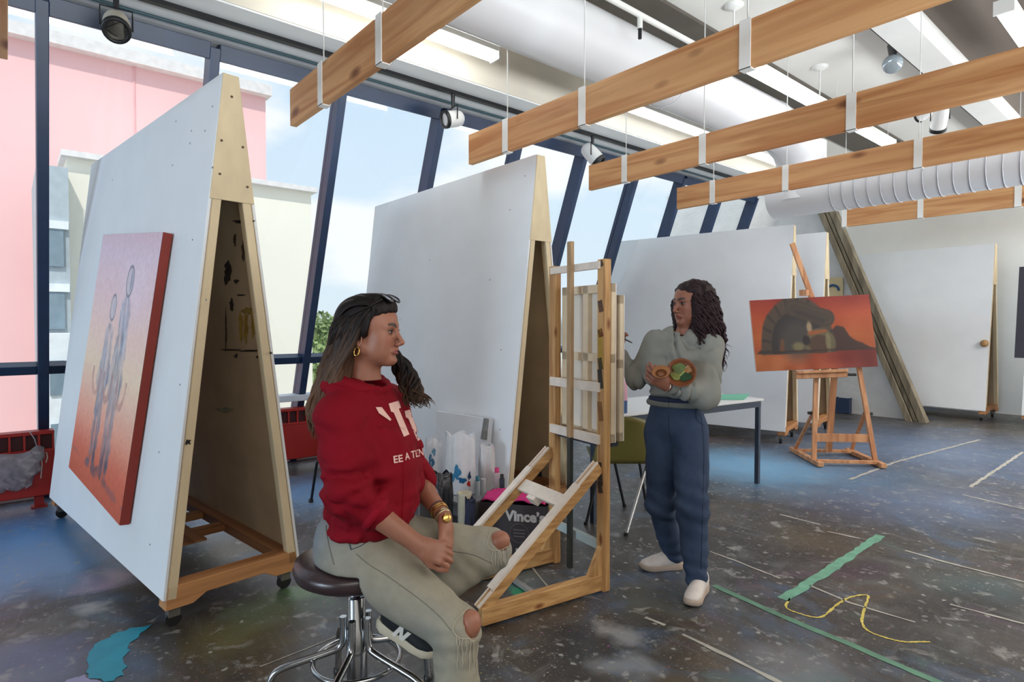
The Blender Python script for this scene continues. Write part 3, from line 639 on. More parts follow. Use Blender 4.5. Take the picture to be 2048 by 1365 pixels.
# dark poster with a pink frame line on the last wall
def wall_pt(root, side, px, py):
    rzz = root.rotation_euler[2]; R = rotz(rzz); n = R @ np.array((0, side * (WH - WB), HB - HA)); n /= np.linalg.norm(n)
    p0 = np.array(root.location) + R @ np.array((0, side * HB, WB)); return onPlane(px, py, p0, n), n
def side_of(root, side):
    rzz = root.rotation_euler[2]; R = rotz(rzz); n = R @ np.array((0, side * (WH - WB), HB - HA)); n /= np.linalg.norm(n)
    ex = R @ np.array((1., 0, 0)); ez = np.cross(ex, n); ez = ez if ez[2] > 0 else -ez; return n, ex, ez
n6, ex6, ez6 = side_of(A6, -1)
pl = wall_pt(A6, -1, 2032, 535)[0]; pb_ = wall_pt(A6, -1, 2029, 716)[0]; hgt = (pl - pb_) @ ez6
t = thing('poster', 'dark poster with a pink outlined box on the display wall at the picture edge', 'poster', tuple(pb_))
E6 = np.array([ex6, ez6, n6])
def rel6(u, v, w): return ex6 * u + ez6 * v + n6 * w
MB().prism([rel6(0, 0, .012), rel6(.62, 0, .012), rel6(.62, hgt, .012), rel6(0, hgt, .012)], n6 * -.01).build('sheet', M('poster_dark', (52, 50, 62), .5), t)
fm = M('poster_pink', (214, 170, 178), .6)
for (u0, v0, u1, v1) in ((.10, .66 * hgt, .62, .672 * hgt + .005), (.10, .36 * hgt, .62, .372 * hgt + .005), (.10, .36 * hgt, .115, .672 * hgt)):
    MB().prism([rel6(u0, v0, .0145), rel6(u1, v0, .0145), rel6(u1, v1, .0145), rel6(u0, v1, .0145)], n6 * -.002).build('printed_line', fm, t)
t = thing('small_poster', 'small cream picture with blue arch half hidden beside the sloping brace', 'poster', tuple(onY(1666, 582, WY - .03)))
MB().box((0, 0, 0), (.30, .012, .42)).build('sheet', M('poster_cream', (222, 206, 160), .6), t)
MB().tube([(.09 * math.cos(a), -.012, .0 + .09 * math.sin(a)) for a in np.linspace(0, math.pi, 12)], .018, 8).build('printed_arch', M('poster_blue', (50, 90, 140), .6), t)

# ================================================================== PAINTINGS
def painting(name, label, c, ex, ez, n, w, h, depth, func, side, nx, nz):
    """canvas: centre of the back plane c, axes ex (right as seen), ez up, n toward viewer"""
    t = thing(name, label, 'painting', tuple(c))
    ex, ez, n = (np.array(a) for a in (ex, ez, n))
    q = [ex * (-w / 2) + ez * (-h / 2), ex * (w / 2) + ez * (-h / 2), ex * (w / 2) + ez * (h / 2), ex * (-w / 2) + ez * (h / 2)]
    q = [a + n * .002 for a in q]
    MB().prism(q, n * (depth - .002)).build('stretched_sides', side, t, bevel=.002)
    U, Vv = np.meshgrid(np.linspace(0, 1, nx), np.linspace(0, 1, nz)); P = (ex[None] * ((U.ravel() - .5) * w)[:, None] + ez[None] * ((Vv.ravel() - .5) * h)[:, None]) * .998 + n * (depth + .0015)
    idx = np.arange(nx * nz).reshape(nz, nx); fs = np.stack([idx[:-1, :-1], idx[:-1, 1:], idx[1:, 1:], idx[1:, :-1]], -1).reshape(-1, 4)
    b = MB(); b.v = [tuple(p) for p in P]; b.f = [tuple(int(i) for i in f) for f in fs]; b.mi = [0] * len(fs); b.sm = [False] * len(fs)
    if np.dot(np.cross(ex, ez), n) < 0: b.f = [f[::-1] for f in b.f]
    rgb = np.clip(func(U.ravel(), Vv.ravel(), w, h), 0, 255) / 255.
    lin = np.where(rgb <= .04045, rgb / 12.92, ((rgb + .055) / 1.055) ** 2.4)
    b.build('painted_canvas', M('oil_paint', (200, 120, 80), .55, var=.05, scale=40, vcol=True, bump=.08, bscale=120), t, vcol=lin)
    return t
def sd_cap(x, y, ax_, ay, bx, by, ra, rb):
    dx, dy = bx - ax_, by - ay; t = np.clip(((x - ax_) * dx + (y - ay) * dy) / (dx * dx + dy * dy + 1e-9), 0, 1)
    return np.hypot(x - ax_ - dx * t, y - ay - dy * t) - (ra + (rb - ra) * t)
def lay(c, d, col, soft=.006, k=1.):
    a = (np.clip(.5 - d / soft, 0, 1) * k)[:, None]; return c * (1 - a) + np.array(col, float) * a
def figures(u, v, w, h):
    x = u * w; y = v * h
    nz3 = lambda s, sd: vnoise(np.stack([x * s, y * s, 0 * x], -1), sd)
    stops = [(0, (196, 92, 66)), (.12, (214, 108, 82)), (.24, (232, 156, 132)), (.36, (236, 190, 168)), (.48, (242, 212, 184)), (.62, (240, 206, 194)), (.78, (234, 200, 204)), (.92, (222, 198, 212)), (1, (216, 188, 200))]
    vv = v + .03 * nz3(2.2, 1); c = np.stack([np.interp(vv, [s[0] for s in stops], [s[1][k] for s in stops]) for k in range(3)], -1)
    c = lay(c, np.hypot((x - .72 * w) * .7, y - .80 * h) - .16, (232, 214, 226), .25, .6)
    st = nz3(24, 3); dk = lambda a: np.array(a)[None] + (st * 26)[:, None]
    def fig(c, cx, top, s, helmet):
        H = top
        parts = [sd_cap(x, y, cx - .055 * s, .10 * h, cx - .045 * s, .42 * h, .05 * s, .075 * s), sd_cap(x, y, cx + .085 * s, .085 * h, cx + .055 * s, .42 * h, .05 * s, .078 * s),
                 sd_cap(x, y, cx, .44 * h, cx + .005, H - .15 * h, .215 * s, .085 * s), sd_cap(x, y, cx - .10 * s, .40 * h, cx - .07 * s, H - .16 * h, .05 * s, .05 * s), sd_cap(x, y, cx + .12 * s, .40 * h, cx + .08 * s, H - .16 * h, .05 * s, .05 * s),
                 sd_cap(x, y, cx - .06 * s, .10 * h, cx - .13 * s, .095 * h, .05 * s, .03 * s), sd_cap(x, y, cx + .08 * s, .085 * h, cx + .16 * s, .075 * h, .05 * s, .03 * s)]
        d = np.min(parts, 0) + .016 * nz3(13, 9) + .012 * nz3(34, 19)
        c = lay(c, d, (0, 0, 0), .01, .0); a = (np.clip(.5 - d / .03, 0, 1) * np.clip(.66 + .35 * vnoise(np.stack([x * 46, y * 9, 0 * x], -1), 23), .25, .9))[:, None]
        body = np.stack([np.interp(v, [.08, .2, .45, .7], [66 + 0 * k, 118, 150, 156]) + (0, 4, 22)[k] for k in range(3)], -1) + (st * 16)[:, None] + (vnoise(np.stack([x * 60, y * 14, 0 * x], -1), 27) * 34)[:, None] + np.stack([nz3(11, 31) * 16, 0 * x, -nz3(11, 31) * 8], -1)
        c = c * (1 - a) + body * a
        hd = np.hypot((x - cx - .01) / (.095 * s), (y - (H - .06 * h)) / (.13 * s)) - 1
        c = lay(c, hd * .07, (206, 196, 204), .012, .9); c = lay(c, np.abs(hd) * .07 - .006, (104, 106, 124), .008, .85)
        c = lay(c, np.where(x > cx + .015, hd * .07 + .02, 1), (132, 142, 166) if helmet else (190, 184, 196), .03, .7)
        return c
    c = fig(c, .40 * w, .77 * h, .58, False); c = fig(c, .62 * w, .88 * h, .66, True)
    for cx, dr in ((.29, 1), (.50, -1), (.73, 1)):
        aa = np.hypot((x - cx * w) / .085, (y - .44 * h) / .12); d = np.abs(aa - 1) * .06; d = np.where((y < .46 * h), d, 1)
        c = lay(c, d - .007 + .006 * nz3(20, 41), (150, 112, 116), .014, .6); c = lay(c, d - .002, (238, 176, 150), .008, .6)
    c = lay(c, np.abs(y - (.075 * h - .05 * (x - .5 * w))) + .02 * nz3(10, 4) - .008, (130, 90, 96), .02, .5)
    return (c + (nz3(50, 8) * 4)[:, None]) * 1.06
nA, exA, ezA = side_of(A1, 1)
corner = lambda px, py: wall_pt(A1, 1, px, py)[0] + nA * 0
# the face is proud of the board by its depth, so measure on the shifted plane
dep = .05
def face_pt(px, py):
    R = rotz(A1.rotation_euler[2]); p0 = np.array(A1.location) + R @ np.array((0, HB, WB)) + nA * dep; return onPlane(px, py, p0, nA)
TL, TR, BR, BL = face_pt(207, 489), face_pt(326, 440), face_pt(246, 1034), face_pt(133, 950)
cen = (TL + TR + BR + BL) / 4; ez_ = (TL + TR - BL - BR) / 2; hh = np.linalg.norm(ez_); ez_ /= hh
ex_ = (TR + BR - TL - BL) / 2; ww_ = np.linalg.norm(ex_); ex_ = ex_ - ez_ * (ex_ @ ez_); ex_ /= np.linalg.norm(ex_)
print('painting1', ww_, hh)
painting('figure_painting', 'tall orange painting of two grey figures hung on the display wall by the windows', cen - nA * (dep - .004), ex_, ez_, nA, ww_, hh, dep - .004, figures, M('canvas_side_red', (142, 44, 28), .6, var=.1), 150, 260)

# ================================================================== NEAR EASEL (seen from behind)
ew = wood('easel_wood', (204, 160, 104), (158, 112, 64), 2, True, scale=2); ewy = wood('easel_wood_long', (204, 160, 104), (158, 112, 64), 1, True, scale=2); ewp = M('easel_pale', (226, 214, 200), .6, var=.08, scale=20)
PR, PL = onZ(1206, 1180), onZ(1109, 1124)
e1 = (PL - PR); EWD = np.linalg.norm(e1); e1 /= EWD; e2 = np.array((e1[1], -e1[0], 0)); e2 = e2 if e2[1] < 0 else -e2     # e2 points to the runners' free ends
E1 = thing('studio_easel', 'tall wooden studio easel seen from the back beside the seated woman', 'easel', tuple((PR + PL) / 2))
def ee(a, b_, z): return e1 * a + e2 * b_ + np.array((0, 0, z))
hw = EWD / 2; PT = 1.745
upE = e2
for s, nm in ((-1, 'post'), (1, 'post')):
    MB().bar(ee(s * hw, 0, 0.0), ee(s * hw, 0, PT), .06, .045, tuple(e2)).build('post', ew, E1, bevel=.003)
    MB().bar(ee(s * hw, -.03, .05), ee(s * hw, .74, .05), .045, .085, (0, 0, 1)).build('runner', ewy, E1, bevel=.003)
    # diagonal brace with slotted rail on its upper edge
    A_ = ee(s * hw, .74, .075); B_ = ee(s * hw, .03, .66)
    dd = (B_ - A_) / np.linalg.norm(B_ - A_); up_ = np.cross(np.cross(dd, (0, 0, 1)), dd)
    MB().bar(A_, B_, .03, .06, tuple(up_)).build('brace', ewy, E1, bevel=.002)
    up_ /= np.linalg.norm(up_)
    MB().bar(A_ + up_ * .036 + dd * .10, B_ + up_ * .036 - dd * .16, .046, .014, tuple(up_)).build('brace_rail', ewp, E1)
    for o in (-.014, .014):
        sd3 = np.cross(dd, up_)
        MB().bar(A_ + up_ * .036 + sd3 * o + dd * .72, B_ + up_ * .036 + sd3 * o, .008, .012, tuple(up_)).build('brace_slat', ewp, E1)
        MB().bar(A_ + up_ * .03 + sd3 * o + dd * .0, A_ + up_ * .03 + sd3 * o + dd * .14, .008, .012, tuple(up_)).build('brace_slat', ewp, E1)
    MB().prism([ee(s * hw - .02, .02, .09), ee(s * hw - .02, .10, .09), ee(s * hw - .02, .02, .24)], e1 * .04).build('gusset', ew, E1)
for z, hh_, m in ((1.715, .04, ewp), (1.075, .05, ewp), (.80, .05, ewp)):
    MB().bar(ee(-hw, .028, z), ee(hw, .028, z), hh_ * .45, hh_, (0, 0, 1)).build('crossbar', m, E1, bevel=.002)
MB().bar(ee(-hw, .0, .23), ee(hw, .0, .23), .03, .045, (0, 0, 1)).build('crossbar', M('easel_bar_blue', (176, 190, 190), .6, var=.1), E1, bevel=.002)
MB().bar(ee(-hw, .235, .495), ee(hw, .235, .495), .075, .022, tuple(e2 * .64 + np.array((0, 0, .77)))).build('brace_tie', ewp, E1, bevel=.002)
MB().bar(ee(.02, .255, .455), ee(.09, .255, .455), .04, .05, tuple(e2 * .64 + np.array((0, 0, .77)))).build('tie_block', ewp, E1)
MB().bar(ee(-hw, .36, .018), ee(hw, .36, .018), .025, .02, (0, 0, 1)).build('floor_tie', M('tie_grey', (150, 148, 146), .6), E1)
mast_m = M('mast_wood', (170, 140, 104), .6, var=.2, scale=30, stretch=(1, 1, .2))
MB().bar(ee(.005, .05, .78), ee(.005, .05, 1.86), .035, .025, tuple(e2)).build('mast', mast_m, E1, bevel=.002)
MB().bar(ee(.005, .05, .05), ee(.005, .05, .80), .028, .022, tuple(e2)).build('mast_foot', M('mast_metal', (74, 78, 74), .4, .6), E1)
MB().bar(ee(-hw, -.05, .765), ee(hw, -.05, .765), .10, .022, (0, 0, 1)).build('canvas_ledge', M('ledge_dark', (50, 54, 72), .6), E1)
# coloured drips on the near post
for z, w_, hcol in ((1.28, .10, (172, 140, 52)), (1.50, .03, (90, 62, 44)), (1.36, .02, (120, 40, 36)), (1.12, .05, (44, 42, 34)), (1.2, .03, (70, 66, 40)), (.95, .05, (130, 88, 46)), (.62, .06, (64, 52, 40)), (.55, .03, (70, 50, 36)), (1.72, .015, (70, 52, 40))):
    MB().bar(ee(-hw - .006, .0235, z - w_), ee(-hw + .008, .0235, z + w_), .034, .002, tuple(e2)).build('paint_mark', M('mark_%d_%d_%d' % hcol, hcol, .6, var=.2, scale=30), E1)
cback = M('canvas_back', (232, 224, 212), .8, var=.03, scale=8); cwood = M('stretcher_wood', (224, 206, 176), .6, var=.06, scale=14)
def back_canvas(label, off, z0, z1, a0_, a1_, th_=.035, lean=0.):
    t = thing('stretched_canvas', label, 'canvas', tuple(np.array(E1.location) + ee((a0_ + a1_) / 2, off, z0)), 0, 'canvases standing on the near easel')
    w_ = a1_ - a0_; h_ = z1 - z0; q = lambda a, d, z: e1 * a + e2 * (d - lean * z) + np.array((0, 0, z))
    MB().prism([q(-w_ / 2, -th_, 0), q(w_ / 2, -th_, 0), q(w_ / 2, -th_, h_), q(-w_ / 2, -th_, h_)], e2 * .006).build('canvas_cloth', cback, t)
    bw = .045
    for (p, r_) in (((-w_ / 2 + bw / 2, 0), (-w_ / 2 + bw / 2, h_)), ((w_ / 2 - bw / 2, 0), (w_ / 2 - bw / 2, h_)), ((-w_ / 2, bw / 2), (w_ / 2, bw / 2)), ((-w_ / 2, h_ - bw / 2), (w_ / 2, h_ - bw / 2)), ((-w_ / 2, h_ * .53), (w_ / 2, h_ * .53)), ((0, 0), (0, h_))):
        MB().bar(q(p[0], -th_ / 2 + .004, p[1]), q(r_[0], -th_ / 2 + .004, r_[1]), bw, th_ - .008, tuple(e2)).build('stretcher_bar', cwood, t)
    return t
back_canvas('canvas with pale stretcher bars held in the near easel, seen from behind', -.03, .78, 1.62, -hw - .022, hw - .03)
back_canvas('second canvas behind the first on the near easel, only its pale edge showing', -.085, .785, 1.56, -hw - .03, hw - .0, .03)
rag = MB()
# ================================================================== FAR EASEL WITH THE LANDSCAPE
hw2m = wood('beech', (214, 160, 116), (176, 118, 78), 2, False)
LA, LB = onZ(1587, 909), onZ(1652, 942); RA, RB = onZ(1688, 900), onZ(1757, 934)
g2 = ((LB - LA) + (RB - RA)); g2 /= np.linalg.norm(g2); g1 = np.array((-g2[1], g2[0], 0)); g1 = g1 if g1 @ (RB - LB) > 0 else -g1
gc = (LA + LB + RA + RB) / 4; gw = (RB - LB) @ g1 / 2; gl = .38
E2 = thing('wooden_easel', 'light wooden easel holding the orange landscape in front of the display walls', 'easel', tuple(gc))
def gg(a, b_, z): return g1 * a + g2 * b_ + np.array((0, 0, z))
print('easel2', gw, gl, g1, g2, gc)
for s in (-1, 1):
    MB().bar(gg(s * gw, -gl, .03), gg(s * gw, gl, .03), .055, .045).build('runner', hw2m, E2, bevel=.003)
    MB().bar(gg(s * gw, gl * .55, .05), gg(s * gw * .70, gl * .05, 1.02), .045, .03, tuple(g2)).build('front_leg', hw2m, E2, bevel=.003)
    MB().bar(gg(s * gw, -gl * .75, .05), gg(s * gw * .86, gl * .24, .52), .03, .022, tuple(g2)).build('rear_brace', hw2m, E2)
    MB().tube([gg(s * (gw * .9 - .03), gl * .26, .50), gg(s * (gw * .9 + .05), gl * .26, .50)], .016, 8).build('wing_nut', black, E2)
for b_, z in ((gl * .75, .045), (-gl * .6, .045)): MB().bar(gg(-gw, b_, z), gg(gw, b_, z), .05, .028).build('base_tie', hw2m, E2)
MB().bar(gg(-gw * .9, gl * .42, .26), gg(gw * .9, gl * .42, .26), .022, .08).build('cross_tie', hw2m, E2)
MB().bar(gg(0, -gl * .4, .05), gg(.0, -.02, 1.06), .06, .025, tuple(g2)).build('centre_leg', hw2m, E2)
dpt = float(np.dot(gc - CAM, _f))
mt, mb2 = V(1584, 487, dpt + .12), V(1610, 640, dpt - .02)
cB = np.array(E2.location)
MB().bar(gg(0, 0, 1.0), mt - cB, .05, .032, tuple(g2)).build('mast', hw2m, E2, bevel=.003)
MB().box(V(1608, 586, dpt) - cB + g2 * .0, (.07, .07, .06)).build('clamp', hw2m, E2)
P_ = [V(x_, y_, dpt - .06 + .0) for x_, y_ in ((1492, 600), (1728, 590), (1764, 731), (1518, 744))]
cpt = sum(P_) / 4; exq = (P_[1] + P_[2] - P_[0] - P_[3]) / 2; wq = np.linalg.norm(exq)
# lean it back on the mast: facing g2, slightly tilted in its own plane as in the photograph
ez0 = np.array((0, 0, 1.)) * .985 - g2 * .17; nn_ = np.cross(g1, ez0); nn_ /= np.linalg.norm(nn_); nn_ = nn_ if nn_ @ g2 > 0 else -nn_
pcen = cpt
cor = [onPlane(x_, y_, pcen, nn_) for x_, y_ in ((1492, 600), (1728, 590), (1764, 731), (1518, 744))]
exq = (cor[1] + cor[2] - cor[0] - cor[3]) / 2; wq = np.linalg.norm(exq); exq /= wq
ezq = (cor[0] + cor[1] - cor[2] - cor[3]) / 2; ezq = ezq - exq * (ezq @ exq); hq = np.linalg.norm(ezq); ezq /= hq
print('painting2', wq, hq)
def landscape(u, v, w, h):
    x = u * w; y = v * h; nz3 = lambda s, sd: vnoise(np.stack([x * s, y * s, 0 * x], -1), sd)
    sky_ = [(0.25, (196, 92, 44)), (.45, (206, 104, 46)), (.75, (196, 78, 36)), (1, (160, 44, 28))]
    vv = v + .05 * nz3(4, 1) + .12 * (u - .6) * 0
    c = np.stack([np.interp(vv, [s[0] for s in sky_], [s[1][k] for s in sky_]) for k in range(3)], -1) + (nz3(7, 2) * 10)[:, None]
    gnd = np.stack([np.interp(u + .1 * nz3(4, 6), [0, .45, .7, 1], [a, b__, d_, e_]) for a, b__, d_, e_ in ((204, 188, 150, 128), (116, 84, 48, 32), (58, 44, 36, 28))], -1) + (nz3(9, 7) * 18)[:, None]
    g = np.clip((.26 + .015 * nz3(8, 5) - v) / .02 + .5, 0, 1)[:, None]; c = c * (1 - g) + gnd * g
    # dark ridge
    ridge = np.interp(u, [0, .05, .12, .5, .66, .70, .76, .80, .92, 1.0], [.24, .27, .3, .5, .52, .58, .55, .42, .30, .27]) + .02 * nz3(12, 3)
    c = lay(c, np.where(v > .24, (v - ridge) * h, 1), (60, 34, 28), .02, .95)
    # great cap-shaped form: rim and dark hollow
    cx, cy = .37, .30
    a = np.arctan2((v - cy) / .72, (u - cx) / .36); rr = np.hypot((u - cx) / .31, (v - cy) / .72) + .02 * nz3(6, 8)
    dome = (rr - 1) * .2; dome = np.where(v > .22, dome, 1)
    c = lay(c, dome, (74, 60, 50), .012); seg = np.sin(a * 22) * .5 + .5
    c = lay(c, np.where((rr > .74) & (rr < .99) & (v > .22), -1., 1), (92, 74, 60), .01, .6); c = lay(c, np.where((rr > .74) & (rr < 1) & (seg > .82) & (v > .22), -1., 1), (54, 44, 40), .01, .7)
    c = lay(c, np.where((rr < .72) & (v > .22), -1., 1), (44, 40, 44), .01, .9); c = lay(c, np.hypot((u - .36) / .14, (v - .40) / .28) * .2 - .2, (88, 84, 78), .12, .6)
    cap_ = sd_cap(u * 1.7, v + .015 * nz3(9, 12), .62, .86, 1.06, .70, .13, .12); c = lay(c, cap_, (72, 58, 48), .02, .97); c = lay(c, np.abs(cap_ + .05) - .008, (98, 78, 62), .02, .6); c = lay(c, sd_cap(u * 1.7, v, .66, .80, 1.0, .66, .03, .03), (52, 44, 42), .05, .7)
    # wrecked pale hull and small figure
    c = lay(c, np.where(v > .25, np.hypot((u - .55) / .13, (v - .36) / .20) * .15 - .15, 1), (116, 106, 74), .02, .95); c = lay(c, np.hypot((u - .55) / .09, (v - .34) / .13) * .1 - .1, (84, 56, 40), .02, .9)
    c = lay(c, np.hypot((u - .62) / .022, (v - .36) / .13) * .04 - .04, (150, 142, 104), .02, .8); c = lay(c, np.hypot((u - .37) / .05, (v - .32) / .06) * .05 - .05, (150, 138, 90), .03, .8)
    c = lay(c, np.hypot((u - .44) / .03, (v - .40) / .07) * .04 - .04, (26, 22, 26), .02, .95); c = lay(c, np.hypot((u - .475) / .022, (v - .58) / .08) * .03 - .03, (196, 168, 130), .02, .9)
    c = lay(c, sd_cap(u, v, .49, .50, .60, .52, .03, .02), (186, 92, 44), .02, .85); c = lay(c, sd_cap(u, v, .23, .28, .24, .42, .022, .015), (124, 78, 48), .02, .9)
    c = lay(c, sd_cap(u, v, .1, .255, .9, .26, .008, .01), (60, 30, 24), .015, .8)
    return c * .84
painting('landscape_painting', 'wide orange desert landscape with dark dome shape on the far easel', pcen - nn_ * .03, exq, ezq, nn_, wq, hq, .03, landscape, M('canvas_side_peach', (214, 168, 148), .6, var=.05), 220, 130)
# shelf of the easel under the painting
sb = (cor[2] + cor[3]) / 2; s_l, s_r = onPlane(1590, 742, sb, nn_), onPlane(1692, 738, sb, nn_)
vq = ezq * -.02
MB().bar(s_l + vq - cB, s_r + vq - cB, .03, .10, tuple(nn_)).build('shelf', hw2m, E2, bevel=.002)
MB().bar(s_l + ezq * -.06 - cB - g1 * .0, s_r + ezq * -.06 - cB, .05, .04, tuple(nn_)).build('shelf_support', hw2m, E2, bevel=.002)
MB().tube([s_r + ezq * -.06 - cB, s_r + ezq * -.06 - cB + g1 * .09], .014, 8).build('shelf_knob', black, E2)

# ================================================================== TABLE, CHAIR
tl, tr = onZ(1240, 833, .745), onZ(1528, 800, .745)
d1 = (tl - tr); ln_ = np.linalg.norm(d1) ; d1 /= ln_; d2 = np.array((-d1[1], d1[0], 0)); d2 = d2 if d2[1] > 0 else -d2
T = thing('white_table', 'white-topped table with dark steel frame behind the standing woman', 'table', (tr[0], tr[1], 0))
q = lambda a, b_, z: d1 * a + d2 * b_ + np.array((0, 0, z))
LT, WT = 1.98, .70
MB().prism([q(0, 0, .735), q(LT, 0, .735), q(LT, WT, .735), q(0, WT, .735)], (0, 0, .02)).build('tabletop', M('laminate_white', (226, 230, 232), .3, var=.02), T, bevel=.003)
steel = M('dark_steel', (62, 72, 88), .4, .4)
MB().bar(q(.02, .03, .707), q(LT - .02, .03, .707), .03, .05).bar(q(.02, WT - .03, .707), q(LT - .02, WT - .03, .707), .03, .05).bar(q(.03, .03, .707), q(.03, WT - .03, .707), .03, .05).bar(q(LT - .03, .03, .707), q(LT - .03, WT - .03, .707), .03, .05).build('frame', steel, T)
for a_, b_ in ((.035, .035), (LT - .035, .035), (.035, WT - .035), (LT - .035, WT - .035)):
    MB().bar(q(a_, b_, 0), q(a_, b_, .72), .035, .035, (1, 0, 0)).build('leg', steel, T)
gs = [onZ(x_, y_, .757) for x_, y_ in ((1418, 800), (1440, 790), (1500, 789), (1488, 800))]
o = MB().prism(gs, (0, 0, .004)).build('green_sheet', M('sheet_green', (110, 186, 158), .7, var=.05)); tag(o, 'pale green paper sheet lying on the white table', 'paper')
gs = [onZ(x_, y_, .757) for x_, y_ in ((1406, 796), (1412, 792), (1422, 791), (1414, 798))]
o = MB().prism(gs, (0, 0, .003)).build('white_sheet', M('sheet_white', (214, 218, 222), .7)); tag(o, 'small white paper next to the green sheet on the table', 'paper')
# school chair with an olive shell, its back turned to the door side
c0 = V(1240, 1000, 4.32); RHc = np.array([math.cos(YAW), math.sin(YAW), 0.]); FHc = np.array([-math.sin(YAW), math.cos(YAW), 0.])
CH = thing('school_chair', 'olive green plastic chair with thin metal legs behind the near easel', 'chair', (c0[0], c0[1], 0)); CO = np.array((c0[0], c0[1], 0))
kk = lambda a, b_, z: RHc * a + FHc * b_ + np.array((0, 0, z))
chrome = M('chrome', (186, 188, 190), .18, 1., var=.03); ldk = M('leg_dark', (58, 62, 68), .35, .5)
for p_, m_, tp in ((onZ(1252, 1072) - CO, chrome, kk(.17, -.12, .43)), (onZ(1249, 1014) - CO, ldk, kk(-.03, .12, .43)), (onZ(1172, 1050) - CO, ldk, kk(-.16, -.12, .43)), (kk(.26, .30, 0), ldk, kk(.16, .14, .43))):
    MB().tube([p_, tp], .011, 8).build('leg', m_, CH); MB().tube([p_, p_ + np.array((0, 0, .02))], .015, 8).build('foot_cap', black, CH)
olive = M('olive_plastic', (112, 104, 50), .45, var=.05)
b = MB(); nu, nv = 13, 21; vs = []
for j in range(nv):
    s_ = j / (nv - 1)
    for i in range(nu):
        a_ = (i / (nu - 1) - .5); cz_ = 4 * a_ * a_
        if s_ < .5: f_ = s_ / .5; b0, z0, w2 = .22 - .40 * f_, .455 - .02 * math.sin(math.pi * f_) + .02 * cz_, .42
        else: f_ = (s_ - .5) / .5; b0, z0, w2 = -.18 - .09 * f_ + .05 * cz_ * f_, .44 + .34 * f_ - .03 * cz_ * f_, .42 - .13 * f_ ** 1.5
        vs.append(kk(a_ * w2 - .01, b0, z0))
b.add(vs, [(j * nu + i, j * nu + i + 1, (j + 1) * nu + i + 1, (j + 1) * nu + i) for j in range(nv - 1) for i in range(nu - 1)], 0, True); sh = b.build('shell', olive, CH); md = sh.modifiers.new('solid', 'SOLIDIFY'); md.thickness = .008
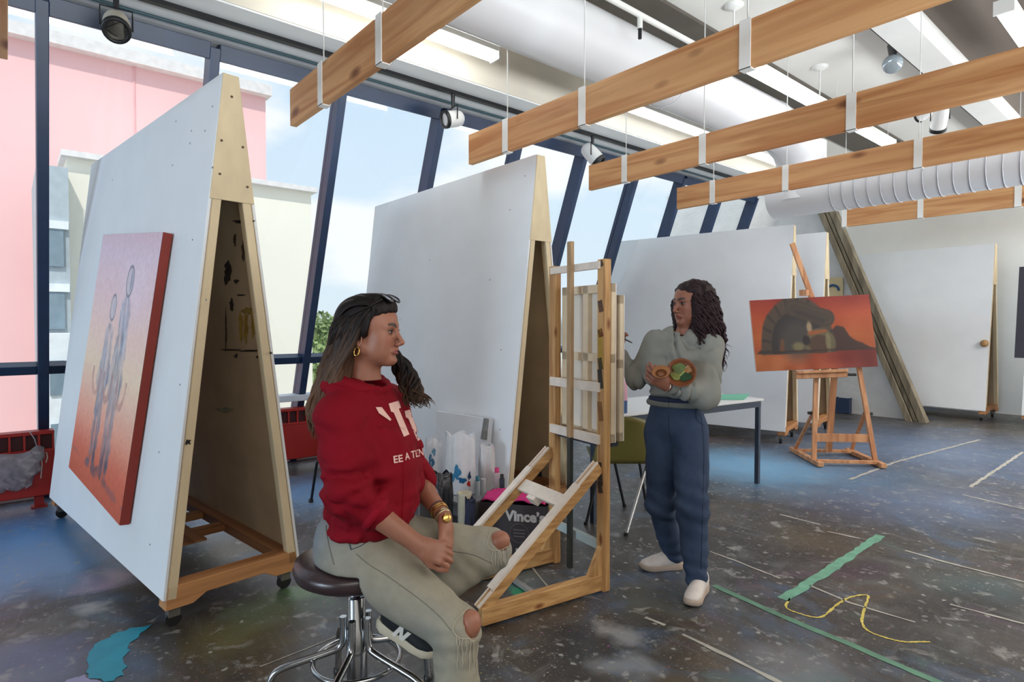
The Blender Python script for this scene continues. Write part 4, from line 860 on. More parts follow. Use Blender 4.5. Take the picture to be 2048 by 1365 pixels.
# ================================================================== SMOOTH BODIES (distance field -> one closed surface)
RH = np.array([math.cos(YAW), math.sin(YAW), 0.]); FH = np.array([-math.sin(YAW), math.cos(YAW), 0.])
class Body:
    """axes: x right, y away, z up as seen from the door side; origin on the floor"""
    def __init__(s, O): s.O = np.array(O, float)
    def P(s, px, py, d): p = V(px, py, d) - s.O; return np.array([p @ RH, p @ FH, p[2]])
    def world(s, p): p = np.asarray(p); return s.O + p[..., :1] * RH + p[..., 1:2] * FH + p[..., 2:3] * np.array((0, 0, 1.))
    def loc(s, w): p = np.asarray(w) - s.O; return np.stack([p @ RH, p @ FH, p[..., 2]], -1)
class Field:
    def __init__(s, lo, hi, h):
        s.h = h; s.lo = np.array(lo, float); n = np.ceil((np.array(hi) - s.lo) / h).astype(int) + 1
        s.ax = [s.lo[i] + h * np.arange(n[i]) for i in range(3)]; s.D = np.full(tuple(n), .25, np.float32)
    def sub(s, lo, hi):
        r = []
        for i in range(3):
            a = int(np.clip(np.floor((lo[i] - s.lo[i]) / s.h), 0, len(s.ax[i]))); b = int(np.clip(np.ceil((hi[i] - s.lo[i]) / s.h) + 1, 0, len(s.ax[i])))
            r.append(slice(a, b))
        X = s.ax[0][r[0]][:, None, None]; Y = s.ax[1][r[1]][None, :, None]; Zz = s.ax[2][r[2]][None, None, :]
        return tuple(r), X, Y, Zz
    def put(s, fn, lo, hi, k, mode='u'):
        m = max(k, .0) * 1.2 + 3 * s.h; sl, X, Y, Zz = s.sub(np.array(lo) - m, np.array(hi) + m)
        if 0 in s.D[sl].shape: return
        d = fn(X, Y, Zz).astype(np.float32); a = s.D[sl]
        if mode == 'u':
            if k > 0: hh = np.maximum(k - np.abs(a - d), 0) / k; s.D[sl] = np.minimum(a, d) - hh * hh * k * .25
            else: s.D[sl] = np.minimum(a, d)
        else:
            d = -d
            if k > 0: hh = np.maximum(k - np.abs(a - d), 0) / k; s.D[sl] = np.maximum(a, d) + hh * hh * k * .25
            else: s.D[sl] = np.maximum(a, d)
    def cone(s, a, b, ra, rb, k=.02, mode='u', flat=None):
        """tapered capsule; flat = (axis, factor) squashes it across that axis"""
        a = np.array(a, float); b = np.array(b, float); d = b - a; dd = d @ d + 1e-12; R = max(ra, rb)
        def fn(X, Y, Zz):
            x, y, z = X - a[0], Y - a[1], Zz - a[2]
            t = np.clip((x * d[0] + y * d[1] + z * d[2]) / dd, 0, 1)
            x = x - t * d[0]; y = y - t * d[1]; z = z - t * d[2]
            if flat is not None:
                v, f = flat; v = np.array(v, float); v = v / np.linalg.norm(v); c = (x * v[0] + y * v[1] + z * v[2]) * (f - 1)
                x = x + c * v[0]; y = y + c * v[1]; z = z + c * v[2]
            return np.sqrt(x * x + y * y + z * z) - (ra + (rb - ra) * t)
        ex = R * (1 if flat is None else max(1, 1 / flat[1]))
        s.put(fn, np.minimum(a, b) - ex, np.maximum(a, b) + ex, k, mode)
    def ell(s, c, r, R=None, k=.02, mode='u'):
        c = np.array(c, float); r = np.array(r, float); R = np.eye(3) if R is None else np.array(R)
        def fn(X, Y, Zz):
            x, y, z = X - c[0], Y - c[1], Zz - c[2]
            q = [(x * R[0, i] + y * R[1, i] + z * R[2, i]) / r[i] for i in range(3)]
            k0 = np.sqrt(q[0] ** 2 + q[1] ** 2 + q[2] ** 2) + 1e-9; k1 = np.sqrt((q[0] / r[0]) ** 2 + (q[1] / r[1]) ** 2 + (q[2] / r[2]) ** 2) + 1e-9
            return k0 * (k0 - 1) / k1
        ext = np.sqrt(((R * r[None]) ** 2).sum(1)); s.put(fn, c - ext, c + ext, k, mode)
    def wrinkle(s, amp, scale, seed=0, warp=None, band=.03, lo=None, hi=None):
        sl = tuple(slice(None) for _ in range(3)) if lo is None else s.sub(lo, hi)[0]
        D = s.D[sl]; idx = np.argwhere(np.abs(D) < band)
        if not len(idx): return
        off = np.array([q.start or 0 for q in sl]); P = s.lo + (idx + off) * s.h
        n = vnoise(P * np.array(scale), seed) if warp is None else warp(P)
        D[tuple(idx.T)] += (amp * n).astype(np.float32)
    def mesh(s):
        D = s.D; n = D.shape; I = D < 0
        c = I[:-1, :-1, :-1].astype(np.int8)
        c = sum(I[i:n[0] - 1 + i, j:n[1] - 1 + j, k:n[2] - 1 + k].astype(np.int8) for i in (0, 1) for j in (0, 1) for k in (0, 1))
        cells = np.argwhere((c > 0) & (c < 8)); vid = np.full(c.shape, -1, np.int64); vid[tuple(cells.T)] = np.arange(len(cells))
        acc = np.zeros((len(cells), 3)); cnt = np.zeros(len(cells))
        cor = [(i, j, k) for i in (0, 1) for j in (0, 1) for k in (0, 1)]
        val = {q: D[cells[:, 0] + q[0], cells[:, 1] + q[1], cells[:, 2] + q[2]].astype(np.float64) for q in cor}
        for q in cor:
            for a in range(3):
                if q[a]: continue
                r = list(q); r[a] = 1; r = tuple(r); va, vb = val[q], val[r]; m = (va < 0) != (vb < 0)
                t = np.where(m, va / (va - vb + 1e-20), 0); p = np.array(q, float)[None] + np.zeros((len(cells), 3)); p[:, a] = t
                acc[m] += p[m]; cnt[m] += 1
        V_ = s.lo + s.h * (cells + acc / cnt[:, None]); F_ = []
        for a in range(3):
            b_, c_ = (a + 1) % 3, (a + 2) % 3
            sa = [slice(None)] * 3; sb_ = [slice(None)] * 3; sa[a] = slice(0, -1); sb_[a] = slice(1, None)
            A_, B_ = I[tuple(sa)], I[tuple(sb_)]
            for flip in (0, 1):
                e_ = np.argwhere((A_ & ~B_) if not flip else (~A_ & B_))
                ok = (e_[:, b_] > 0) & (e_[:, c_] > 0) & (e_[:, b_] < n[b_] - 1) & (e_[:, c_] < n[c_] - 1); e_ = e_[ok]
                q = []
                for db, dc in ((1, 1), (0, 1), (0, 0), (1, 0)):
                    t = e_.copy(); t[:, b_] -= db; t[:, c_] -= dc; q.append(vid[tuple(t.T)])
                q = np.stack(q, -1); q = q[:, ::-1] if flip else q; F_.append(q)
        return V_, np.concatenate(F_)
def smooth_mesh(V_, F_, it=1, lam=.5):
    for _ in range(it):
        S = np.zeros_like(V_); c = np.zeros(len(V_))
        for i in range(4):
            a, b = F_[:, i], F_[:, (i + 1) % 4]
            np.add.at(S, a, V_[b]); np.add.at(c, a, 1); np.add.at(S, b, V_[a]); np.add.at(c, b, 1)
        V_ = V_ + lam * (S / np.maximum(c, 1)[:, None] - V_)
    return V_
def to_obj(name, V_, F_, mat, parent, body, vcol=None):
    """vertices in body axes -> mesh under parent (parent stands unrotated at body.O)"""
    Wd = body.world(V_) - body.O; me = bpy.data.meshes.new(name)
    me.vertices.add(len(Wd)); me.vertices.foreach_set('co', Wd.astype(np.float32).ravel()); me.loops.add(F_.size); me.polygons.add(len(F_))
    me.loops.foreach_set('vertex_index', F_.ravel().astype(np.int32)); me.polygons.foreach_set('loop_start', np.arange(0, F_.size, 4, dtype=np.int32))
    me.update(calc_edges=True); me.validate(); me.polygons.foreach_set('use_smooth', [True] * len(me.polygons)); me.materials.append(mat)
    if vcol is not None and len(vcol) == len(me.vertices): set_vcol(me, vcol)
    me.update(); return link(name, me, parent)
def lin(*c): return np.array(srgb(*c)[:3])
def skin_mat(name, col):
    m = M(name, col, .48, var=.05, scale=18, vcol=True, bump=.05, bscale=160); b = m.node_tree.nodes['Principled BSDF']
    b.inputs['Subsurface Weight'].default_value = .12; b.inputs['Subsurface Radius'].default_value = (.012, .005, .003); b.inputs['Subsurface Scale'].default_value = 1; return m
def fabric(name, col, **k):
    a = dict(rough=.85, var=.06, scale=30, bump=.12, bscale=300, spec=.2); a.update(k); return M(name, col, **a)
# ------------------------------------------------------------------ head, hand
def head_field(f, C, R, s=1.0):
    """C: point midway between the eyes inside the head; R columns: face forward, subject's left, up"""
    T = lambda x, y, z: C + R @ (np.array((x, y, z)) * s)
    f.ell(T(-.018, 0, .034), np.array((.094, .073, .083)) * s, R, .0)
    f.ell(T(.030, 0, -.034), np.array((.056, .058, .082)) * s, R, .03 * s)
    f.ell(T(.035, 0, .030), np.array((.052, .060, .055)) * s, R, .03 * s)
    for q in (-1, 1):
        f.cone(T(-.012, q * .050, -.058), T(.060, q * .012, -.097), .018 * s, .016 * s, .03 * s)
        f.ell(T(.050, q * .040, -.024), np.array((.024, .020, .020)) * s, R, .025 * s)
        f.cone(T(.078, q * .008, .020), T(.066, q * .042, .020), .010 * s, .009 * s, .018 * s)
        f.ell(T(.040, q * .036, -.062), np.array((.026, .020, .028)) * s, R, .03 * s)
    f.ell(T(.075, 0, -.098), np.array((.015, .016, .014)) * s, R, .02 * s)
    for q in (-1, 1): f.ell(T(.090, q * .031, -.001), np.array((.015, .018, .0115)) * s, R, .012 * s, 'd')
    f.cone(T(.080, 0, .014), T(.108, 0, -.034), .0078 * s, .0092 * s, .014 * s)
    f.ell(T(.1085, 0, -.037), np.array((.0100, .0100, .0088)) * s, R, .007 * s)
    for q in (-1, 1): f.ell(T(.097, q * .0115, -.043), np.array((.0095, .0065, .0065)) * s, R, .008 * s)
    f.cone(T(.090, -.001, -.050), T(.088, 0, -.058), .006 * s, .007 * s, .012 * s)
    for q in (-1, 1):
        f.cone(T(.0905, q * .003, -.0625), T(.079, q * .022, -.067), .0062 * s, .0035 * s, .007 * s)
        f.cone(T(.0890, q * .002, -.0745), T(.078, q * .020, -.069), .0068 * s, .0035 * s, .007 * s)
    f.cone(T(.093, -.02, -.0685), T(.093, .02, -.0685), .0022 * s, .0022 * s, .004 * s, 'd')
    f.cone(T(.088, -.012, -.085), T(.088, .012, -.085), .005 * s, .005 * s, .012 * s, 'd')
    for q in (-1, 1):
        f.ell(T(.0705, q * .031, -.001), np.array((.0148, .0155, .0128)) * s, R, .004 * s)
        f.cone(T(.086, q * .0235, -.0015), T(.081, q * .0395, .0008), .0040 * s, .0034 * s, .0015 * s, 'd')
    for q in (-1, 1):
        Re = R @ rotz(q * .35)
        f.ell(T(-.020, q * .076, -.026), np.array((.019, .009, .031)) * s, Re, .008 * s); f.ell(T(-.014, q * .083, -.024), np.array((.009, .006, .018)) * s, Re, .005 * s, 'd')
    return T
def cat_mesh(A, B): return np.concatenate([A[0], B[0]]), np.concatenate([A[1], B[1] + len(A[0])])
def head_paint(V_, C, R, base, s=1.0, lip=(150, 80, 74), brow=(24, 16, 14)):
    q = ((V_ - C) @ R) / s; c = np.tile(base, (len(V_), 1)); x, y, z = q.T
    def mixc(mask, col, k): nonlocal c; a = (np.clip(mask, 0, 1) * k)[:, None]; c = c * (1 - a) + np.array(col) * a
    fr = (x > .05)
    mixc((1 - np.hypot(y / .026, (z + .0685) / .012)) * 3 * fr, lin(*lip), .85)
    mixc((1 - np.hypot((np.abs(y) - .043) / .03, (z + .03) / .03)) * fr, base * np.array((1.12, .80, .78)), .5)
    mixc((1 - np.hypot((np.abs(y) - .031) / .022, (z - .001) / .014)) * 2 * fr, base * .55, .55)
    mixc((1 - np.hypot(y / .015, (z + .04) / .014)) * fr, base * np.array((1.1, .84, .8)), .5)
    bz = .0205 + .006 * np.sin(np.clip((np.abs(y) - .010) / .036, 0, 1) * 2.2); th_b = .0080 - .0034 * np.clip((np.abs(y) - .03) / .018, 0, 1)
    mixc((1 - np.abs(z - bz) / th_b) * 2.5 * (np.abs(y) > .009) * (np.abs(y) < .049) * (x > .04), lin(*brow), .93)
    ez = np.hypot((np.abs(y) - .0315) / .0150, (z - .0005) / .0082); mixc((1.0 - ez) * 4 * fr, lin(24, 16, 14), .85)
    return c
def face_parts(T, R, par, body, s=1.0, iris=(60, 38, 24), brow=(26, 18, 14)):
    em = M('eye_white', (226, 216, 208), .15, var=0, spec=.6); im = M('iris_%d' % iris[0], iris, .1, var=0); lm = M('lash', (14, 10, 10), .6); bm = None
    wl = lambda p: body.world(p) - body.O
    for q in (-1, 1):
        RR = np.array([wl(R[:, i]) for i in range(3)]).T
        b = MB(); prof = [(.0118 * s * math.sin(a), -.0118 * s * math.cos(a)) for a in np.linspace(.001, math.pi - .001, 12)]
        fw = frame(wl(R @ np.array((1, q * .12, -.02))))
        b.lathe(prof, wl(T(.0705, q * .031, -.001)), fw, 16); eo = b.build('eye', em, par)
        MB().lathe([(.0056 * s, .0105 * s), (.0045 * s, .0115 * s), (.001, .0122 * s)], wl(T(.0705, q * .031, -.001)), fw, 14).build('iris', im, eo)
        pts = [T(.0705 + .0155 * math.cos(a), q * (.031 + .0160 * math.sin(a)), .0042 + .0022 * math.cos(a)) for a in np.linspace(-.95, 1.25, 9)]
        MB().tube([wl(p) for p in pts], [.0012 * s, .0016 * s, .002 * s, .0022 * s, .0022 * s, .0022 * s, .002 * s, .0016 * s, .001 * s], 6).build('eyelashes', lm, par)
def hand_field(f, wrist, d, n, up_len=1.0, curl=.9, thumb=1, spread=.1, s=1.0, curls=None):
    """wrist point, d: direction to the knuckles, n: back-of-hand normal; thumb=+1 thumb on the side n x d"""
    d = np.array(d, float); d /= np.linalg.norm(d); n = np.array(n, float); n = n - d * (n @ d); n /= np.linalg.norm(n); sd_ = np.cross(n, d) * thumb
    P = np.array(wrist, float)
    f.cone(P, P + d * .03 * s, .026 * s, .030 * s, .02, flat=(n, 1.45)); 
    for k in range(4):
        o = sd_ * (.030 - .019 * k) * s
        f.cone(P + d * .022 * s + o * .6, P + d * (.082 - .003 * abs(k - 1)) * s + o, .0135 * s, .0105 * s, .012)
    cs = curls or [curl] * 4
    for k, (l1, l2, l3) in enumerate(((.040, .024, .020), (.044, .028, .021), (.041, .026, .020), (.032, .020, .018))):
        q = P + d * (.084 - .004 * abs(k - 1)) * s + sd_ * (.030 - .019 * k) * s; a = 0; dirn = d * math.cos((1.5 - k) * spread) + sd_ * math.sin((1.5 - k) * spread)
        for j, l in enumerate((l1, l2, l3)):
            a += cs[k] * (.75, 1.0, .7)[j]; v = dirn * math.cos(a) - n * math.sin(a); e_ = q + v * l * s
            f.cone(q, e_, (.0098, .0088, .0078)[j] * s, (.0088, .0078, .0068)[j] * s, .0035); q = e_
    t0 = P + d * .022 * s + sd_ * .024 * s; t1 = t0 + (d * .032 + sd_ * .020 - n * .014) * s; t2 = t1 + (d * .032 + sd_ * .004 - n * .012) * s; t3 = t2 + (d * .024 - sd_ * .004 - n * .008) * s
    f.cone(t0, t1, .0155 * s, .0125 * s, .012); f.cone(t1, t2, .0112 * s, .0098 * s, .004); f.cone(t2, t3, .0096 * s, .0078 * s, .004)
def strands(name, mat, paths, radii, par, body, n=5, colf=None, sm=True):
    b = MB(); cols = []
    for pts, r in zip(paths, radii):
        m = len(pts); b0 = len(b.v); b.tube(pts, r, n, False, 0, sm)
        if colf is not None: cols.append(np.repeat([colf(i / (m - 1), pts) for i in range(m)], n, 0))
    W_ = body.world(np.array(b.v)) - body.O; b.v = [tuple(p) for p in W_]
    return b.build(name, mat, par, kind=None, vcol=np.concatenate(cols) if cols else None)
def bvh_of(objs):
    vs = []; fs = []
    bpy.context.view_layer.update()
    for o in objs:
        m = o.matrix_world; k = len(vs); vs += [m @ v.co for v in o.data.vertices]; fs += [tuple(i + k for i in p.vertices) for p in o.data.polygons]
    return BVHTree.FromPolygons(vs, fs)
def cast(tree, px, py, off=.0015):
    d = Vector(ray(px, py)).normalized(); h = tree.ray_cast(Vector(CAM), d)
    return None if h[0] is None else (np.array(h[0]) - np.array(d) * off, np.array(h[1]))
def drape(tree, polys, name, mat, par, off=.0035, sub=2.4):
    """flat printed shapes (outlines in the frame's pixels) laid onto a cloth surface"""
    b = MB(); O = np.array(par.matrix_world.translation)
    for poly in polys:
        bm = bmesh.new(); vs = [bm.verts.new((x, y, 0)) for x, y in poly]; f = bm.faces.new(vs); bmesh.ops.triangulate(bm, faces=[f])
        for _ in range(2):
            es = [e_ for e_ in bm.edges if e_.calc_length() > sub]
            if es: bmesh.ops.subdivide_edges(bm, edges=es, cuts=max(1, int(max(e_.calc_length() for e_ in es) / sub / 2)), use_grid_fill=True)
            bmesh.ops.triangulate(bm, faces=bm.faces[:])
        bm.verts.index_update(); pts = []; bad = set()
        for v in bm.verts:
            h = cast(tree, v.co.x, v.co.y, off)
            if h is None: bad.add(v.index); pts.append((0, 0, 0))
            else: pts.append(h[0] - O)
        fs = [tuple(v.index for v in q.verts) for q in bm.faces if not any(v.index in bad for v in q.verts)]
        b.add(pts, fs, 0, True); bm.free()
    return b.build(name, mat, par)
def glyph_polys(txt, size=1.0, bold=0.):
    cu = bpy.data.curves.new('t', 'FONT'); cu.body = txt; cu.size = size; cu.offset = bold; cu.resolution_u = 3
    o = bpy.data.objects.new('t', cu); COL.objects.link(o); bpy.context.view_layer.update()
    me = o.evaluated_get(bpy.context.evaluated_depsgraph_get()).to_mesh(); r = [[(me.vertices[i].co.x, me.vertices[i].co.y) for i in p.vertices] for p in me.polygons]
    o.evaluated_get(bpy.context.evaluated_depsgraph_get()).to_mesh_clear(); bpy.data.objects.remove(o); bpy.data.curves.remove(cu); return r
def text_plate(txt, o_, ex, ey, h, mat, par, name='lettering', bold=0., n=None):
    n = np.cross(ex, ey); b = MB()
    for q in glyph_polys(txt, h, bold): b.add([np.array(o_) + np.array(ex) * x + np.array(ey) * y + n * .002 for x, y in q], [tuple(range(len(q)))])
    return b.build(name, mat, par)
def shoe(name_p, par, body, heel, d, up, length, cols, w=.088, logo=False):
    """sneaker: heel point at the sole, d toe direction, up; cols: upper, sole, tread, lace"""
    d = np.array(d, float); d /= np.linalg.norm(d); up = np.array(up, float); up = up - d * (up @ d); up /= np.linalg.norm(up); sd_ = np.cross(up, d); R = np.array([d, sd_, up]).T
    k = length / .26; T = lambda x, y, z: np.array(heel) + R @ (np.array((x, y, z)) * k)
    f = Field(np.min([T(x, y, z) for x in (-.04, .31) for y in (-.09, .09) for z in (-.03, .19)], 0), np.max([T(x, y, z) for x in (-.04, .31) for y in (-.09, .09) for z in (-.03, .19)], 0), .0035)
    f.ell(T(.045, 0, .060), np.array((.046, .035, .050)) * k, R, 0); f.ell(T(.055, 0, .085), np.array((.046, .035, .045)) * k, R, .02); f.ell(T(.13, 0, .048), np.array((.075, .038, .036)) * k, R, .03); f.ell(T(.20, .0, .038), np.array((.058, .043, .029)) * k, R, .03)
    f.cone(T(.09, 0, .088), T(.17, 0, .055), .026 * k, .02 * k, .03)
    f.ell(T(.035, 0, .145), np.array((.036, .029, .035)) * k, R, .012, 'd')
    f.put(lambda X, Y, Zz: -(((X - heel[0]) * up[0] + (Y - heel[1]) * up[1] + (Zz - heel[2]) * up[2]) - .018 * k), f.lo, f.lo + f.h * np.array(f.D.shape), 0, 'x') if False else None
    V_, F_ = f.mesh(); u = to_obj('shoe_upper', V_, F_, fabric('shoe_cloth_%d_%d' % (cols[0][0], cols[0][2]), cols[0], rough=.6), par, body)
    wl = lambda p: body.world(np.array(p)) - body.O
    outl = [(-.006, 0), (.0, .026), (.03, .036), (.08, .034), (.13, .038), (.19, .047), (.235, .040), (.262, .018), (.268, -.004), (.255, -.028), (.22, -.043), (.17, -.044), (.12, -.036), (.07, -.034), (.02, -.034), (-.001, -.022)]
    lift = lambda x: .0 + .9 * max(0, x - .19) ** 2 * 2.2
    b = MB(); m = len(outl); rings = []
    for (z, g) in ((.0, .95), (.006, 1.0), (.024, 1.03), (.032, .96)):
        rings.append([T(.13 + (x - .13) * g, y * g, z + lift(x) + (.010 if z > .01 and x < .05 else 0)) for x, y in outl])
    vs = [wl(p) for r in rings for p in r]; fs = [(i * m + j, i * m + (j + 1) % m, (i + 1) * m + (j + 1) % m, (i + 1) * m + j) for i in range(3) for j in range(m)]
    b.add(vs, [q[::-1] for q in fs], 0, True).add(vs[:m], [tuple(range(m))]).add(vs[-m:], [tuple(range(m - 1, -1, -1))]); b.build('shoe_sole', M('sole_%d_%d' % (cols[1][0], cols[1][2]), cols[1], .6), u)
    b = MB()
    for i in range(5):
        x = .105 + .022 * i; z = .092 - .0075 * i
        b.tube([wl(T(x - .006, -.030, z - .022)), wl(T(x, -.014, z + .002)), wl(T(x + .003, 0, z + .006)), wl(T(x, .014, z + .002)), wl(T(x - .006, .030, z - .022))], .0032, 6)
    b.build('shoelace', M('lace_%d' % cols[3][0], cols[3], .8), u)
    if logo:
        b = MB()
        for sg in (-1,):
            for P_ in ([(.080, .030), (.096, .030), (.118, .074), (.102, .074)], [(.104, .072), (.118, .076), (.128, .030), (.114, .030)], [(.116, .030), (.132, .030), (.154, .070), (.138, .070)]):
                b.add([wl(T(x, sg * (.041 - .25 * max(0, z - .045) + .004), z)) for x, z in P_], [(0, 1, 2, 3)])
        b.build('shoe_logo', M('logo_white', (220, 216, 206), .5), u)
    return T
# ================================================================== THE SEATED WOMAN AND HER STOOL
so = V(714, 1300, 2.12); so[2] = 0
SB = Body(so); sp = SB.P
# stool -------------------------------------------------------------
ST_ = thing('swivel_stool', 'chrome-legged swivel stool with round dark leather seat under the seated woman', 'stool', tuple(so))
seatz = .575
MB().lathe([(0.001, seatz - .065), (.12, seatz - .066), (.175, seatz - .060), (.205, seatz - .042), (.214, seatz - .018), (.208, seatz + .004), (.18, seatz + .018), (.10, seatz + .022), (0.001, seatz + .022)], n=48).build('seat', M('dark_leather', (58, 44, 46), .28, var=.06, scale=9, bump=.08, bscale=60, spec=.6), ST_)
MB().lathe([(.012, seatz - .066), (.012, .40)], n=16).build('spindle', M('spindle_dark', (64, 40, 60), .4, .5), ST_)
MB().lathe([(.026, .44), (.031, .435), (.031, .33), (.036, .325), (.036, .12), (.028, .11), (.001, .108)], n=24).build('column', chrome, ST_)
for i in range(5):
    a = 3.32 + i * math.pi * .4; c_, s_ = math.cos(a), math.sin(a); ed = RH * c_ + FH * s_
    P_ = [(.047, .37), (.047, .30), (.058, .262), (.10, .245), (.18, .225), (.25, .205), (.285, .18), (.305, .12), (.318, .012)]
    MB().tube([ed * r + np.array((0, 0, z)) for r, z in catmull([np.array((r, z, 0)) for r, z in P_], 4) and [(p[0], p[1]) for p in catmull([np.array((r, z, 0)) for r, z in P_], 4)]], .0125, 12).build('leg', chrome, ST_)
    MB().lathe([(.018, 0), (.018, .014), (.013, .02)], ed * .318, n=14).build('foot_cap', black, ST_)
MB().tube([(RH * math.cos(a) + FH * math.sin(a)) * .15 + np.array((0, 0, .215)) for a in np.linspace(0, 2 * math.pi, 49)], .009, 8, False).build('foot_ring', chrome, ST_)
# body skeleton ---------------------------------------------------------
WS = thing('person', 'seated woman in red hoodie and ripped pale jeans with sunglasses on her long brown hair', 'person', tuple(so))
nf = np.array((math.cos(.36), -math.sin(.36), 0)); rt = np.array((-math.sin(.36), -math.cos(.36), 0)); U3 = np.array((0, 0, 1.))   # chest direction, subject's right
RT = np.array([nf, -rt, U3]).T
neckb = sp(728, 778, 2.10); hipc = sp(728, 1080, 2.10)
shR = neckb + rt * .152 + U3 * -.070; shL = neckb - rt * .152 + U3 * -.070
elR = sp(700, 992, 1.90); wrR = sp(838, 1092, 1.90); elL = sp(832, 962, 2.30); wrL = sp(889, 1036, 2.12)
hpR = sp(738, 1125, 2.00); knR = sp(912, 1258, 1.90); anR = sp(915, 1505, 1.90)
hpL = sp(768, 1085, 2.18); knL = sp(976, 1102, 2.20); anL = sp(796, 1232, 2.12)
# head: nearly pure profile looking right, chin level
hf = np.array((.985, -.17, -.03)); hf /= np.linalg.norm(hf); hl = np.cross(U3, hf); hl /= np.linalg.norm(hl); hu = np.cross(hf, hl); HR = np.array([hf, hl, hu]).T
HC = sp(745, 663, 2.06); HS = .98
SKIN = lin(156, 104, 82)
lo = np.array((-.34, -.48, -.06)); hi = np.array((.62, .42, 1.56))
fh = Field(HC - .17, HC + np.array((.17, .17, .16)), .0023)
T = head_field(fh, HC, HR, HS)
fh.cone(T(-.030, 0, -.055), neckb + nf * .01 - U3 * .03, .050, .056, .03)
VH, FHd = fh.mesh(); VH = smooth_mesh(VH, FHd, 1, .3)
f = Field(lo, hi, .0045)
f.cone(neckb - U3 * .06, neckb - U3 * .11, .07, .10, .04, flat=(nf, 1.3))
f.cone(shR, shL, .05, .05, .05); f.cone(neckb - U3 * .12, hipc + U3 * .12, .115, .105, .06, flat=(nf, 1.2)); f.ell(hipc, (.11, .15, .10), RT, .05)
f.cone(shR, elR, .045, .037, .03); f.cone(elR, elR + (wrR - elR) * .35, .036, .039, .02); f.cone(elR + (wrR - elR) * .35, wrR, .040, .028, .015)
f.cone(shL, elL, .047, .042, .03); f.cone(elL, elL + (wrL - elL) * .35, .040, .038, .02); f.cone(elL + (wrL - elL) * .35, wrL, .038, .026, .015)
f.cone(hpR, knR, .085, .062, .04); f.cone(knR, anR, .058, .035, .02); f.cone(hpL, knL, .085, .068, .04); f.cone(knL, anL, .060, .036, .02)
kk1 = sp(942, 1247, 1.875); f.ell(kk1, (.033, .034, .042), None, .02); kk2 = sp(1000, 1082, 2.165); f.ell(kk2, (.037, .035, .036), None, .02)
hand_field(f, wrR, sp(884, 1106, 1.90) - wrR, np.array((-.15, -.85, .55)), thumb=-1, curl=1.05, spread=.05, s=.98, curls=[1.05, 1.1, 1.1, 1.15])
hand_field(f, wrL + (sp(893, 1055, 2.10) - wrL) * .3, sp(891, 1100, 2.05) - wrL, np.array((.75, -.45, .2)), thumb=1, curl=.35, spread=.04, s=.95, curls=[.30, .36, .42, .5])
def seat_cut(X, Y, Zz): return np.maximum(np.hypot(X, Y) - .232, Zz - (seatz + .030))
f.put(seat_cut, (-.24, -.24, .3), (.24, .24, .62), .015, 'd')
V_, F_ = f.mesh(); V_ = smooth_mesh(V_, F_, 1, .35); V_, F_ = cat_mesh((VH, FHd), (V_, F_))
col = head_paint(V_, HC, HR, SKIN, HS, (150, 84, 80))
arm_r = np.linalg.norm(V_ - wrR, axis=1); col = col * (1 - .10 * np.clip(1 - arm_r / .14, 0, 1))[:, None]
skin = skin_mat('skin_seated', (172, 120, 96))
body_o = to_obj('body', V_, F_, skin, WS, SB, col)
face_parts(T, HR, WS, SB, HS)
# hoodie ----------------------------------------------------------------
f = Field((-.32, -.42, .48), (.42, .40, 1.36), .005)
def sect(px, py, d, hd, hw_, z=.07, k=.05): f.ell(sp(px, py, d), (hd, hw_, z), RT, k)
sect(722, 790, 2.10, .085, .12, .06); sect(728, 830, 2.09, .115, .175, .075); sect(742, 880, 2.08, .148, .19, .085); sect(752, 925, 2.08, .160, .195, .085)
sect(752, 975, 2.08, .166, .195, .09); sect(748, 1018, 2.08, .160, .195, .075); sect(742, 1046, 2.08, .142, .185, .045, .035)
for s_, a in ((1, shR), (-1, shL)): f.cone(neckb + rt * s_ * .06 - U3 * .02, a + U3 * .0, .05, .062, .05)
e2_ = elR + np.array((-.01, -.0, .01))
f.cone(shR, shR + (elR - shR) * .5, .062, .074, .04); f.cone(shR + (elR - shR) * .5, e2_, .074, .080, .03); cuR = elR + (wrR - elR) * .30
f.cone(e2_, cuR, .082, .056, .03); f.cone(cuR, cuR + (wrR - elR) * .03, .057, .054, .004)
cuL = elL + (wrL - elL) * .05
f.cone(shL, elL, .068, .070, .04); f.cone(elL - U3 * .0, cuL, .066, .05, .02)
# hood lying round the neck and on the back
ringp = []
for a in np.linspace(0, 2 * math.pi, 19):
    c_, s_ = math.cos(a), math.sin(a)
    ringp.append(neckb + nf * (c_ * .088 - .012) + rt * (s_ * .098) + U3 * (.034 - .034 * c_ - .006 * abs(s_)))
for i in range(18):
    fr = .5 - .5 * math.cos((i + .5) / 18 * 2 * math.pi); f.cone(ringp[i], ringp[i + 1], .017 + .010 * fr, .017 + .010 * fr, .010)
    o1, o2 = [(p_ - neckb) * np.array((1.26, 1.26, 1)) + neckb - U3 * .028 for p_ in (ringp[i], ringp[i + 1])]; f.cone(o1, o2, .014 + .012 * fr, .014 + .012 * fr, .016) if fr > .3 else None
f.ell(neckb - nf * .095 - U3 * .035, (.05, .105, .06), RT, .04)
f.cone(neckb + nf * .03 + U3 * .02, neckb + nf * .03 + U3 * .14, .05, .05, .01, 'd')
ax_arm = (elR - shR) / np.linalg.norm(elR - shR)
